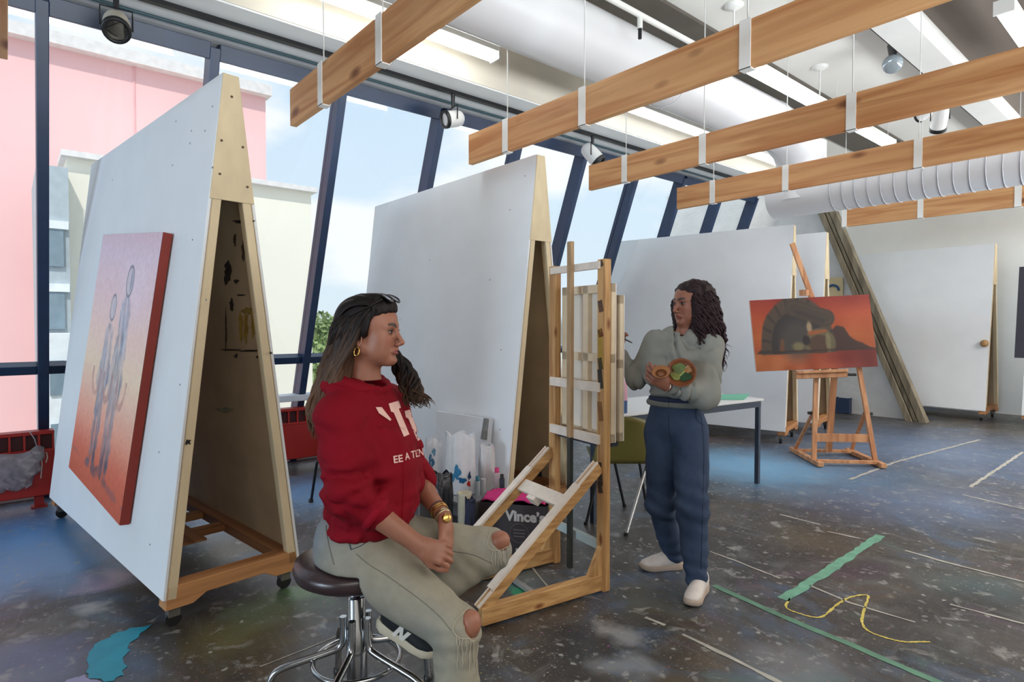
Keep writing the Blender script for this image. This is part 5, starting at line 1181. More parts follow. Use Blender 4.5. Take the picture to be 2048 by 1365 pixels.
def folds(P):
    t = (P - shR) @ ax_arm; g = np.exp(-((t - .22) / .07) ** 2); near = np.exp(-(np.linalg.norm(P - shR - np.clip(t, 0, .3)[:, None] * ax_arm, axis=1) / .12) ** 4)
    w = vnoise(P * 14, 3) * 1.2; r = np.sin(t * 95 + w * 2.2 + P[:, 0] * 20)
    hem = np.exp(-((P[:, 2] - .68) / .06) ** 2) * np.sin(P[:, 2] * 120 + vnoise(P * 9, 5) * 3)
    big = vnoise(P * np.array((9, 9, 5)), 7) + .6 * vnoise(P * np.array((16, 16, 8)), 11) + .9 * (1 - 2 * np.abs(vnoise(P * np.array((7, 7, 6)) + P[:, 2:3] * 3, 15)))
    rid = 1 - 2.6 * np.abs(vnoise(P * np.array((8, 8, 10)) + 2.0 * vnoise(P * 5, 33)[:, None], 35)); rid2 = 1 - 2.6 * np.abs(vnoise(P * np.array((13, 13, 9)) + 1.5 * vnoise(P * 8, 34)[:, None], 36))
    return r * g * near * .8 + hem * .55 + big * .45 + np.maximum(rid, -.4) * .75 + np.maximum(rid2, -.4) * .45
folds_ = folds
def folds(P): return folds_(P) * np.clip(.25 + (neckb[2] - .03 - P[:, 2]) / .10, .2, 1)
f.wrinkle(.0115, None, warp=folds, band=.04)
V_, F_ = f.mesh(); V_ = smooth_mesh(V_, F_, 2, .4)
red = fabric('red_fleece', (128, 8, 28), var=.07, scale=12)
hood = to_obj('hoodie', V_, F_, red, WS, SB)
dred = fabric('red_rib', (140, 12, 34))
# jeans -------------------------------------------------------------------
f = Field((-.30, -.44, -.06), (.62, .40, .84), .005)
f.ell(hipc + np.array((-.005, 0, -.005)), (.145, .185, .13), RT, .0); f.ell(hipc + np.array((.0, 0, .05)), (.135, .175, .08), RT, .04)
f.ell(hpR + np.array((-.06, .02, .0)), (.10, .10, .105), None, .05)
f.cone(hpR, knR, .116, .076, .05); f.cone(hpL, knL, .108, .080, .05)
f.cone(knR, knR + (anR - knR) * .5, .074, .070, .03); f.cone(knR + (anR - knR) * .5, anR, .070, .066, .03)
f.cone(knL, anL, .078, .060, .03)
ax1 = (knR - hpR) / np.linalg.norm(knR - hpR); ax2 = (anL - knL) / np.linalg.norm(anL - knL)
def jf(P):
    b_ = vnoise(P * 10, 21) * .8 + .5 * vnoise(P * 22, 22)
    g = np.exp(-(np.linalg.norm(P - knR, axis=1) / .12) ** 2); b_ = b_ + g * np.sin((P - knR) @ U3 * 110 + vnoise(P * 12, 2) * 3) * .7
    g = np.exp(-(np.linalg.norm(P - hpR - np.array((.02, 0, .06)), axis=1) / .10) ** 2); b_ = b_ + g * np.sin((P - hpR) @ ax1 * 100 + vnoise(P * 10, 4) * 3) * .9
    g = np.exp(-(np.linalg.norm(P - knL, axis=1) / .14) ** 2); b_ = b_ + g * np.sin((P - knL) @ ax2 * 100 + vnoise(P * 10, 5) * 3) * .6
    t = np.linalg.norm(P - (knR + (anR - knR) * .45), axis=1); b_ = b_ + np.exp(-(t / .16) ** 2) * (1 - 2 * np.abs(vnoise(P * np.array((14, 14, 9)), 31))) * 1.0
    return b_
f.wrinkle(.0045, None, warp=jf, band=.04)
def seat_cut(X, Y, Zz): return np.maximum(np.hypot(X, Y) - .232, Zz - (seatz + .021))
f.put(seat_cut, (-.24, -.24, .3), (.24, .24, .62), .015, 'd')
f.ell(kk1 + np.array((.006, -.012, .0)), (.034, .030, .043), None, .006, 'd'); f.ell(kk2 + np.array((.006, -.012, .004)), (.034, .030, .034), None, .006, 'd')
V_, F_ = f.mesh(); V_ = smooth_mesh(V_, F_, 2, .4)
base = lin(152, 148, 132); blue = lin(104, 122, 146); n_ = vnoise(V_ * 7, 40)
w_ = np.clip(.35 + .5 * n_ - (V_[:, 0] + .05) * 1.2 * 0 , 0, 1); wa = np.clip(1 - (V_[:, 0] + .16) / .14, 0, 1) * .6 + .25 * np.clip(n_, 0, 1); wb = np.clip((.25 - V_[:, 2]) / .2, 0, 1) * .4
w_ = np.clip(wa + wb, 0, .8)[:, None]; jc = base * (1 - w_) + blue * w_
denim = M('pale_denim', (168, 168, 152), .85, var=.07, scale=26, bump=.15, bscale=260, vcol=True, spec=.2)
jeans = to_obj('jeans', V_, F_, denim, WS, SB, jc)
tj = bvh_of([jeans, hood, body_o]); th_ = bvh_of([hood]); tjj = bvh_of([jeans])
WO = np.array(so)
def seam(tree, pts, r, name, mat, off=.001, k=8):
    P_ = []
    for x, y in [(p[0], p[1]) for p in catmull([np.array((x, y, 0.)) for x, y in pts], k)]:
        h = cast(tree, x, y, off)
        if h is not None: P_.append(h[0] - WO)
    if len(P_) > 1: MB().tube(P_, r, 5).build(name, mat, WS)
sm_ = M('seam_dark', (112, 112, 104), .8); pk_ = M('pocket_seam_blue', (66, 78, 96), .8)  # blue-grey line colour for the pocket seams
seam(tjj, [(712, 1108), (735, 1128), (770, 1150), (810, 1178), (850, 1208), (880, 1235), (902, 1262)], .0012, 'seam', sm_, .0002)
seam(tjj, [(696, 1068), (698, 1085), (702, 1100)], .002, 'pocket_seam', pk_); seam(tjj, [(702, 1100), (722, 1092), (740, 1080)], .0016, 'pocket_seam', pk_)
seam(tjj, [(652, 1052), (654, 1072), (660, 1100), (668, 1130)], .0016, 'seam', sm_)
seam(tjj, [(905, 1103), (945, 1110), (985, 1128)], .0016, 'seam', sm_, .0002)
thr = M('white_thread', (186, 178, 158), .9)
def frayed(pts, drops, seed):
    r_ = random.Random(seed); b = MB()
    P_ = [cast(tj, x, y, .004) for x, y in [(p[0], p[1]) for p in catmull([np.array((x, y, 0.)) for x, y in pts], 5)]]
    P_ = [p[0] - WO for p in P_ if p is not None]; b.tube(P_, .0011, 6)
    for x, y, l in drops:
        Q = []
        for i in range(7):
            h = cast(tj, x + r_.uniform(-2, 2), y + l * i / 6, .004)
            if h is not None: Q.append(h[0] - WO)
        if len(Q) > 2: b.tube(Q, [.0011] * (len(Q) - 1) + [.0004], 5)
    b.build('frayed_edge', thr, WS)
frayed([(937, 1216), (925, 1228), (910, 1245), (906, 1262), (918, 1276), (935, 1279), (955, 1277)], [(918, 1277, 40), (925, 1278, 60), (932, 1279, 34), (940, 1279, 70), (947, 1279, 48), (953, 1278, 80), (914, 1273, 70)], 1)
frayed([(982, 1062), (976, 1078), (975, 1092), (982, 1100), (1000, 1101), (1015, 1094)], [(984, 1101, 40), (990, 1102, 52), (996, 1102, 46), (1002, 1101, 52), (1008, 1099, 40), (1014, 1096, 30)], 2)
# print on the chest -------------------------------------------------------
c4 = lambda L_: [(550 + x * .3224, 560 + y * .3226) for x, y in L_]
letm = fabric('print_cream', (236, 196, 186), var=.05)
for _q in [c4([(625, 790), (662, 790), (722, 866), (716, 876), (676, 842), (645, 828)]),
            c4([(705, 768), (768, 750), (782, 792), (768, 800), (834, 958), (800, 974), (736, 822), (720, 818)]),
            c4([(804, 814), (836, 805), (850, 838), (846, 846), (886, 948), (902, 944), (904, 930), (916, 945), (917, 984), (884, 1000), (868, 960), (828, 862), (812, 852)])]: drape(th_, [_q], 'chest_letter', letm, WS)
def drape_text(txt, o_, e_, u_, h, name):
    for ch_ in [txt]:
      P_ = []
      for q in glyph_polys(txt, 1.0, .02): P_.append([(o_[0] + e_[0] * x * h + u_[0] * y * h, o_[1] + e_[1] * x * h + u_[1] * y * h) for x, y in q])
      drape(th_, P_, name, letm, WS, sub=5.)
drape_text('EE', (787, 927), (.98, -.17), (-.12, -1.), 20, 'chest_lettering'); drape_text('A TENDE', (811, 921), (.66, -.19), (-.12, -1.), 20, 'chest_lettering')
seam(th_, [(806, 915), (808, 960), (806, 1010), (803, 1050)], .0016, 'drawcord_seam', dred)
seam(th_, [(655, 770), (690, 778), (730, 782), (765, 775)], .002, 'hood_seam', dred)
# cuff and hem bands
d_ = (wrR - elR); d_ /= np.linalg.norm(d_); wl = lambda p: SB.world(np.array(p)) - SB.O
MB().lathe([(.050, -.012), (.0575, -.008), (.0575, .010), (.050, .014)], wl(cuR + d_ * .016), frame(wl(d_)), 28).build('cuff', dred, WS)
# sneaker of the tucked-back leg, and the front one below
tS = sp(868, 1316, 2.02); hS = sp(758, 1252, 2.10)
dS = tS - hS; upS = anL - (hS + dS * .25); 
shoe('seated', WS, SB, hS, dS, np.array((.50, -.22, .62)), np.linalg.norm(dS) * 1.04, ((38, 40, 44), (206, 194, 168), (60, 60, 60), (46, 46, 48)), logo=True)
fa = anR + np.array((-.02, 0, 0)); fa[2] = .0
shoe('seated', WS, SB, fa + np.array((-.05, 0, .002)), (.93, -.36, 0), (0, 0, 1), .25, ((38, 40, 44), (206, 194, 168), (60, 60, 60), (46, 46, 48)))
# watch, bangles, hoop earring ------------------------------------------------
dl = (wrL - elL); dl /= np.linalg.norm(dl); gold = M('gold', (206, 168, 96), .22, 1., var=.02)
Rw = frame(wl(dl))
MB().lathe([(.028, -.008), (.0305, -.006), (.0305, .006), (.028, .008)], wl(wrL - dl * .012), Rw, 24).build('watch_strap', M('watch_metal', (176, 160, 130), .3, .8), WS)
h = cast(bvh_of([body_o]), 893, 1037, .003)
if h is not None: MB().lathe([(.0165, 0), (.0165, .006), (.013, .008), (.001, .0082)], h[0] - WO, frame(h[1]), 20).build('watch_case', gold, [c for c in WS.children if c.name.startswith('watch_strap')][0])
for k_, m_ in ((-.034, gold), (-.043, gold), (-.056, M('bangle_dark', (70, 50, 40), .4))):
    MB().tube([wl(wrL + dl * k_) + Rw @ np.array((math.cos(a), math.sin(a), 0)) * .0315 for a in np.linspace(0, 2 * math.pi, 25)], .0022, 6, False).build('bracelet', m_, WS)
ec = T(-.020, -.084, -.068)
MB().tube([wl(ec + HR @ np.array((math.cos(a) * .009, .004 * math.sin(a), math.sin(a) * .014))) for a in np.linspace(0, 2 * math.pi, 25)], .0028, 7, False).build('earring', gold, WS)
# hair: scalp mass plus long locks --------------------------------------------
f = Field(HC + (-.30, -.20, -.30), HC + (.20, .22, .20), .005)
f.ell(T(-.030, 0, .044), np.array((.099, .083, .085)) * HS, HR, .0)
f.ell(T(.002, 0, .076), np.array((.078, .066, .048)) * HS, HR, .03); f.ell(T(.044, -.0, .090), np.array((.030, .048, .024)) * HS, HR, .03)
for q_ in (-1, 1): f.ell(T(-.006, q_ * .058, .014), np.array((.036, .027, .042)) * HS, HR, .02); f.cone(T(-.012, q_ * .064, .0), T(-.018, q_ * .068, -.028), .018, .012, .015)
f.ell(T(-.072, 0, -.01), np.array((.062, .080, .10)) * HS, HR, .04); f.cone(T(-.085, -.02, -.04), T(-.115, -.03, -.16), .06, .055, .04); f.cone(T(-.085, .02, -.04), T(-.10, .05, -.16), .06, .055, .04)
zb = [-.30, -.06, -.03, -.016, .009, .033, .050, .064, .074, .30]; xb_ = [-.055, -.045, -.014, .012, .018, .025, .038, .072, .098, .12]
def face_cut(X, Y, Zz):
    x = (X - HC[0]) * HR[0, 0] + (Y - HC[1]) * HR[1, 0] + (Zz - HC[2]) * HR[2, 0]; z = (X - HC[0]) * HR[0, 2] + (Y - HC[1]) * HR[1, 2] + (Zz - HC[2]) * HR[2, 2]
    return np.maximum((np.interp(z, np.array(zb) * HS, np.array(xb_) * HS) - x) * .8, (z - .072 - .10 * np.maximum(x - .05, 0)) * .8)
f.put(face_cut, f.lo, f.lo + f.h * np.array(f.D.shape), .010, 'd')
f.wrinkle(.0018, None, warp=lambda P: np.sin(((P - HC) @ HR)[:, 1] * 240 + ((P - HC) @ HR)[:, 0] * 60 + vnoise(P * 10, 3) * 4), band=.03)
V_, F_ = f.mesh(); V_ = smooth_mesh(V_, F_, 1, .4)
hairm = M('brown_hair', (40, 28, 24), .5, var=.25, scale=60, stretch=(1, 1, .25), vcol=True, spec=.22)
dark = lin(22, 15, 14); light = lin(124, 92, 70)
def hc(z, j=0.): t_ = np.clip((HC[2] - .015 - z) / .20 + j, 0, 1); return dark * (1 - t_) + lin(104, 76, 58) * t_
hair_o = to_obj('hair', V_, F_, hairm, WS, SB, np.array([hc(z) for z in V_[:, 2]]))
rg = np.random.RandomState(5); paths = []; radii = []
for i in range(300):
    side = -1 if i % 3 else 1                        # near side carries most of what is seen
    u = rg.rand()
    r0 = T(.045 - .13 * u, side * (.02 + .035 * rg.rand()), .118 - .05 * u * u)
    r1 = T(-.005 - .10 * u, side * (.080 + .008 * rg.rand()), .035 - .02 * u)
    r2 = T(-.040 - .09 * u, side * (.086 - .02 * u), -.065)
    sp_ = rg.rand()
    r3 = T(-.080 - .072 * u - .02 * sp_, side * (.085 - .03 * u), -.16 - .02 * rg.rand())
    r4 = T(-.092 - .085 * u - .01 * sp_, side * (.09 - .02 * rg.rand()), -.25 - .03 * rg.rand()); r5 = T(-.09 - .09 * u + .03 * rg.rand(), side * .09, -.33 - .05 * rg.rand())
    if side > 0 and rg.rand() < .75:                 # locks brought forward over the far shoulder
        v = rg.rand(); r1 = T(-.02 + .01 * v, .084, .03); r2 = T(.02 + .02 * v, .085, -.06); r3 = T(.055 + .035 * v, .098 + .02 * rg.rand(), -.13); r4 = T(.080 + .040 * v, .115 + .02 * rg.rand(), -.20); r5 = T(.112 + .04 * v + .012 * rg.randn(), .120, -.245 - .04 * rg.rand())
    pts = catmull([r0, r1, r2, r3, r4, r5], 6); am = (.006 if r5[0] < HC[0] else .014) + .004 * rg.rand(); ph = rg.rand() * 6
    pts = [p + HR @ np.array((math.sin(ph + k * .55) * am * k / 30 * 1.6, math.cos(ph + k * .5) * am * k / 30, 0)) for k, p in enumerate(pts)]
    m_ = len(pts); paths.append(pts); rr = .0042 + .003 * rg.rand(); radii.append([rr * (.6 + .9 * math.sin(math.pi * min(1, (k / (m_ - 1)) * .85 + .1))) * (1 if k < m_ - 5 else (m_ - k) / 6) for k in range(m_)])
for i in range(240):                                   # locks swept back from the hairline over the crown
    y_ = rg.uniform(-1, 1); a_ = abs(y_); s_ = .074 * y_
    h0 = T(.078 - .046 * a_ ** 2, s_ * .92, .068 - .008 * a_) if a_ < .9 else T(.03 - .012 * rg.rand(), s_ * 1.03, .04 + .01 * rg.rand())
    lift_ = rg.uniform(0, .008)
    h1 = T(.074 - .045 * a_ ** 2, s_ * 1.0, .098 - .022 * a_ ** 2 + lift_); h2_ = T(.020 - .02 * a_, s_ * 1.10, .126 - .038 * a_ ** 2 + lift_ * .6); h3 = T(-.055, s_ * 1.14, .112 - .036 * a_ ** 2 + lift_ * .4); h4 = T(-.105, s_ * 1.05, .05 - .02 * a_)
    pts = catmull([h0, h1, h2_, h3, h4], 6); m_ = len(pts); paths.append(pts); rr = rg.uniform(.0025, .005); radii.append([rr * (.35 + .65 * math.sin(math.pi * min(1, (k + 1.5) / (m_ + 1)))) for k in range(m_)])
jit = rg.rand(len(paths)) * .5 - .2
fronts = set()
cidx = {id(p): jit[i] for i, p in enumerate(paths)}
def lockcol(t_, pts):
    z = pts[int(t_ * (len(pts) - 1))][2]; k_ = np.clip((HC[2] + .01 - z) / .24 + cidx[id(pts)] * .8 - (.75 if pts[-1][0] > HC[0] + .04 else 0), 0, 1); return dark * (1 - k_) + light * k_ * .62 + dark * 0
strands('hair_locks', hairm, paths, radii, WS, SB, 5, lockcol)
# sunglasses pushed up on the hair
SG = []
gm = M('glasses_frame', (34, 26, 28), .25); lm_ = M('glasses_lens', (52, 58, 70), .08, .2, spec=.8)
for q_ in (-1, 1):
    cc = T(.062, q_ * .033, .118); RRg = HR @ np.array([[.55, 0, -.83], [0, 1, 0], [.83, 0, .55]])
    ring = [wl(cc + RRg @ np.array((.004 * math.cos(a) ** 2, .030 * math.cos(a), .024 * math.sin(a)))) for a in np.linspace(0, 2 * math.pi, 25)]
    b = MB().tube(ring, .0026, 7, False); gf = b.build('sunglasses_frame', gm, WS); MB().add(ring[:-1], [tuple(range(24))]).build('sunglasses_lens', lm_, gf)
    MB().tube([wl(T(.060, q_ * .064, .112)), wl(T(.02, q_ * .082, .085)), wl(T(-.05, q_ * .088, .05))], .0022, 6).build('sunglasses_arm', gm, gf)
# ================================================================== THE STANDING WOMAN
so2 = V(1375, 1150, 3.24); so2[2] = 0
PB = Body(so2); pp = PB.P
WP = thing('person', 'standing woman with long dark curls, grey sweatshirt and blue jeans painting at the easel', 'person', tuple(so2))
nf2 = np.array((-.58, -.81, 0)); nf2 /= np.linalg.norm(nf2); rt2 = np.array((nf2[1], -nf2[0], 0)); RT2 = np.array([nf2, -rt2, U3]).T
nb2 = pp(1366, 668, 3.24); hip2 = pp(1353, 850, 3.24)
sR2 = nb2 + rt2 * .155 - U3 * .05; sL2 = nb2 - rt2 * .155 - U3 * .05
eR2 = pp(1271, 757, 3.36); wR2 = pp(1238, 704, 3.44); eL2 = pp(1408, 788, 3.02); wL2 = pp(1334, 772, 2.93)
hR2 = pp(1326, 868, 3.29); hL2 = pp(1379, 868, 3.19); kR2 = pp(1322, 1005, 3.30); kL2 = pp(1384, 1012, 3.12)
aR2 = pp(1346, 1113, 3.44); aL2 = pp(1393, 1158, 3.10)
h2 = np.array((-.90, -.42, -.05)); h2 /= np.linalg.norm(h2); l2 = np.cross(U3, h2); l2 /= np.linalg.norm(l2); HR2 = np.array([h2, l2, np.cross(h2, l2)]).T
HC2 = pp(1381, 607, 3.22); HS2 = 1.0
SK2 = lin(140, 90, 70)
fh = Field(HC2 - .17, HC2 + np.array((.17, .17, .16)), .0026); T2 = head_field(fh, HC2, HR2, HS2)
fh.cone(T2(-.030, 0, -.055), nb2 + nf2 * .01 - U3 * .03, .048, .054, .03); VH, FHd = fh.mesh()
f = Field((-.62, -.42, -.02), (.34, .42, 1.55), .0055)
f.cone(nb2 - U3 * .05, nb2 - U3 * .10, .052, .07, .04, flat=(nf2, 1.2)); f.cone(sR2, sL2, .045, .045, .05); f.cone(nb2 - U3 * .14, hip2 + U3 * .12, .08, .085, .06, flat=(nf2, 1.25)); f.ell(hip2, (.10, .14, .10), RT2, .05)
for a, b, c, r1, r2, r3 in ((sR2, eR2, wR2, .043, .036, .026), (sL2, eL2, wL2, .043, .036, .026)): f.cone(a, b, r1, r2, .03); f.cone(b, c, r2, r3, .015)
for a, b, c in ((hR2, kR2, aR2), (hL2, kL2, aL2)): f.cone(a, b, .075, .052, .04); f.cone(b, c, .052, .034, .02)
hand_field(f, wL2, pp(1304, 754, 2.90) - wL2, np.array((.1, -.8, -.55)), thumb=-1, curl=.75, spread=.06, s=.98, curls=[.6, .75, .85, .9])
hand_field(f, wR2, pp(1234, 684, 3.42) - wR2, np.array((-.6, .3, .6)), thumb=1, curl=.9, spread=.05, s=.95)
V_, F_ = f.mesh(); V_ = smooth_mesh(V_, F_, 1, .35); V_, F_ = cat_mesh((VH, FHd), (V_, F_))
to_obj('body', V_, F_, skin_mat('skin_standing', (150, 98, 78)), WP, PB, head_paint(V_, HC2, HR2, SK2, HS2, (120, 56, 52)))
face_parts(T2, HR2, WP, PB, HS2)
# sweatshirt
f = Field((-.60, -.42, .78), (.32, .42, 1.50), .0055)
def sec2(px, py, d, hd, hw_, z=.06, k=.05): f.ell(pp(px, py, d), (hd, hw_, z), RT2, k)
sec2(1364, 682, 3.24, .085, .13, .05); sec2(1361, 708, 3.24, .115, .18, .06); sec2(1358, 735, 3.23, .128, .188, .07); sec2(1358, 765, 3.23, .128, .185, .07); sec2(1357, 787, 3.23, .118, .172, .045, .03)
f.cone(nb2 + rt2 * .05, sR2, .045, .056, .05); f.cone(nb2 - rt2 * .05, sL2, .045, .056, .05)
f.cone(sR2, eR2, .062, .066, .04); f.cone(eR2, eR2 + (wR2 - eR2) * .8, .066, .046, .02)
f.cone(sL2, eL2, .064, .078, .04); f.cone(eL2, eL2 + (wL2 - eL2) * .55, .078, .056, .03); cL2 = eL2 + (wL2 - eL2) * .82; f.cone(eL2 + (wL2 - eL2) * .55, cL2, .056, .040, .02)
for i in range(12):
    a0_, a1_ = (2 * math.pi * (i + j) / 12 for j in (0, 1)); g_ = lambda a: nb2 + nf2 * (math.cos(a) * .068 + .004) + rt2 * math.sin(a) * .072 + U3 * (.022 - .022 * math.cos(a)); f.cone(g_(a0_), g_(a1_), .011, .011, .004)
f.cone(nb2 + U3 * .03, nb2 + U3 * .12, .05, .05, .01, 'd')
def sf(P):
    big = vnoise(P * np.array((9, 9, 4)), 51); rid = 1 - 2.6 * np.abs(vnoise(P * np.array((11, 11, 5)) + 1.4 * vnoise(P * 6, 52)[:, None], 53)); r2 = 1 - 2.6 * np.abs(vnoise(P * np.array((12, 12, 12)), 54))
    return big * .5 + np.maximum(rid, -.4) * .8 + np.maximum(r2, -.4) * .35
f.wrinkle(.0135, None, warp=sf, band=.04)
V_, F_ = f.mesh(); V_ = smooth_mesh(V_, F_, 2, .4)
swm = fabric('grey_sweat', (136, 138, 132), var=.06, scale=14); sweat = to_obj('sweatshirt', V_, F_, swm, WP, PB)
rib = fabric('grey_rib', (122, 124, 118)); wl2 = lambda p: PB.world(np.array(p)) - PB.O
dd2 = (wL2 - eL2) / np.linalg.norm(wL2 - eL2); MB().lathe([(.034, -.02), (.041, -.016), (.041, .016), (.034, .02)], wl2(cL2 + dd2 * .01), frame(wl2(dd2)), 24).build('cuff', rib, WP)
MB().tube([wl2(hip2 + U3 * .120 + nf2 * (math.cos(a) * .104) + rt2 * (math.sin(a) * .150)) for a in np.linspace(0, 2 * math.pi, 41)], .018, 8, False).build('hem', rib, WP)
# jeans
f = Field((-.32, -.42, -.02), (.32, .46, 1.06), .0055)
f.ell(hip2 + U3 * .01, (.118, .162, .11), RT2, 0); f.ell(hip2 + U3 * .09, (.105, .140, .07), RT2, .04)
for a, b, c, q_ in ((hR2, kR2, aR2, 0), (hL2, kL2, aL2, 1)):
    f.cone(a, b, .102, .082 + .004 * q_, .03); f.cone(b, b + (c - b) * .6, .082 + .004 * q_, .068, .04); f.cone(b + (c - b) * .6, c + (c - b) * .0, .068, .060, .02)
def jf2(P):
    b_ = vnoise(P * np.array((10, 10, 6)), 61) * .7
    for a, b, c in ((hR2, kR2, aR2), (hL2, kL2, aL2)):
        for q, w_, fr in ((b, .13, 70), (c + U3 * .05, .09, 90)):
            g = np.exp(-(np.linalg.norm(P - q, axis=1) / w_) ** 2); b_ = b_ + g * np.sin(P[:, 2] * fr + P[:, 0] * 25 + vnoise(P * 9, 63) * 3) * .8
    return b_ + np.maximum(1 - 2.6 * np.abs(vnoise(P * np.array((9, 9, 5)), 64)), -.4) * .6
f.wrinkle(.0085, None, warp=jf2, band=.04)
V_, F_ = f.mesh(); V_ = smooth_mesh(V_, F_, 2, .4); n_ = vnoise(V_ * 8, 65)[:, None] * .5 + .5
jeans2 = to_obj('jeans', V_, F_, M('blue_denim', (58, 82, 120), .85, var=.08, scale=30, bump=.15, bscale=240, vcol=True, spec=.2), WP, PB, lin(50, 64, 88) * (1 - n_ * .4) + lin(80, 96, 120) * n_ * .4)
dk = M('navy_denim', (32, 42, 70), .8)
MB().tube([wl2(hip2 + U3 * .142 + nf2 * (math.cos(a) * .106) + rt2 * (math.sin(a) * .142)) for a in np.linspace(0, 2 * math.pi, 41)], .013, 8, False).build('waistband', dk, WP)
t2 = bvh_of([jeans2])
def seam2(pts, r, name, mat):
    P_ = [cast(t2, p[0], p[1], .001) for p in catmull([np.array((x, y, 0.)) for x, y in pts], 8)]; P_ = [p[0] - so2 for p in P_ if p is not None]
    if len(P_) > 1: MB().tube(P_, r, 5).build(name, mat, WP)
seam2([(1402, 830), (1408, 900), (1406, 1000), (1404, 1080), (1402, 1140)], .0016, 'seam', dk); seam2([(1337, 830), (1338, 860), (1342, 885)], .0018, 'fly_seam', dk); seam2([(1392, 815), (1394, 840), (1408, 852)], .0018, 'pocket_seam', dk)
buck = MB(); hb = cast(bvh_of([sweat, jeans2]), 1318, 803, .004)
# shoes
wc = ((214, 206, 200), (176, 158, 142), (80, 70, 60), (150, 140, 138))
tf = pp(1283, 1138, 3.41); tf[2] = .002; hf_ = pp(1364, 1130, 3.43); hf_[2] = .002
shoe('standing', WP, PB, hf_, tf - hf_, (0, 0, 1), .245, wc)
tf = pp(1381, 1214, 2.965); tf[2] = .002; hf_ = pp(1408, 1178, 3.16); hf_[2] = .002
shoe('standing', WP, PB, hf_, tf - hf_, (0, 0, 1), .255, wc)
hw_ = cast(bvh_of([x for x in WP.children if x.name.startswith('body')]), 1326, 782, .002)
MB().tube([wl2(wL2 + frame(dd2) @ np.array((math.cos(a), math.sin(a), 0)) * .0275) for a in np.linspace(0, 2 * math.pi, 25)], .003, 6, False).build('bracelet', M('silver', (210, 206, 200), .25, 1.), WP)
# curls
hm2 = M('dark_curls', (44, 32, 34), .55, var=.25, scale=50, vcol=True, spec=.2); dk2 = lin(40, 28, 30)
f = Field(HC2 + (-.22, -.24, -.36), HC2 + (.26, .24, .20), .006)
f.ell(T2(-.030, 0, .040), np.array((.110, .096, .090)), HR2, 0); f.ell(T2(-.06, 0, -.03), np.array((.085, .100, .12)), HR2, .04); f.ell(T2(-.075, .03, -.16), np.array((.07, .10, .12)), HR2, .05)
zb2 = [-.40, -.12, -.05, 0, .03, .055, .070, .3]; xb2 = [-.01, .016, .026, .032, .036, .050, .085, .12]
def face_cut2(X, Y, Zz):
    x = (X - HC2[0]) * HR2[0, 0] + (Y - HC2[1]) * HR2[1, 0] + (Zz - HC2[2]) * HR2[2, 0]; z = (X - HC2[0]) * HR2[0, 2] + (Y - HC2[1]) * HR2[1, 2] + (Zz - HC2[2]) * HR2[2, 2]
    return np.maximum((np.interp(z, zb2, xb2) - x) * .8, (z - .082) * .8)
f.put(face_cut2, f.lo, f.lo + f.h * np.array(f.D.shape), .01, 'd')
f.wrinkle(.009, 42, 71, band=.04)
V_, F_ = f.mesh(); to_obj('hair', V_, F_, hm2, WP, PB, np.tile(dk2, (len(V_), 1)))
rg = np.random.RandomState(9); paths = []; radii = []
for i in range(430):
    th_a = rg.uniform(-2.75, 2.75); side = math.sin(th_a); back = -math.cos(th_a)      # angle round the head, face gap in front
    k0 = T2(-.03 - back * -.0 + .085 * -back * .9, .075 * side, .085 - .05 * rg.rand())
    ra = 1.0 + .12 * rg.rand()
    x1 = -.03 - .115 * back * -1 * -1 if False else -.03 - .105 * back
    fr = max(0., -back)                                                                # strands near the face
    a1 = T2(min(x1, .04), .112 * side * ra, .02 - .03 * rg.rand()); a2 = T2(min(-.045 - .10 * back, .035), .128 * side * ra, -.08 - .03 * rg.rand()); ln2 = rg.uniform(.16, .31) * (1 if side > -.3 else .75)
    a3 = T2(min(-.055 - .09 * back, .015) + .01 * rg.randn(), .120 * side * ra + .012 * rg.randn(), -.08 - ln2 * .55); a4 = T2(min(-.06 - .085 * back, .01) + .016 * rg.randn(), .112 * side * ra + .022 * rg.randn(), -.08 - ln2)
    ctr = catmull([k0, a1, a2, a3, a4], 9); m_ = len(ctr); ph = rg.rand() * 6.3; fq = rg.uniform(.75, 1.1)
    pts = [p + HR2 @ np.array((math.cos(ph + fq * k), math.sin(ph + fq * k), 0)) * .0095 * min(1, k / 8) for k, p in enumerate(ctr)]
    paths.append(pts); rr = rg.uniform(.0036, .0060); radii.append([rr * (1 if k < m_ - 6 else (m_ - k) / 7) for k in range(m_)])
jt = rg.rand(len(paths)); cj = {id(p): jt[i] for i, p in enumerate(paths)}
strands('hair_curls', hm2, paths, radii, WP, PB, 5, lambda t_, p: dk2 * (.7 + .6 * cj[id(p)]) + lin(60, 36, 44) * .35 * t_)
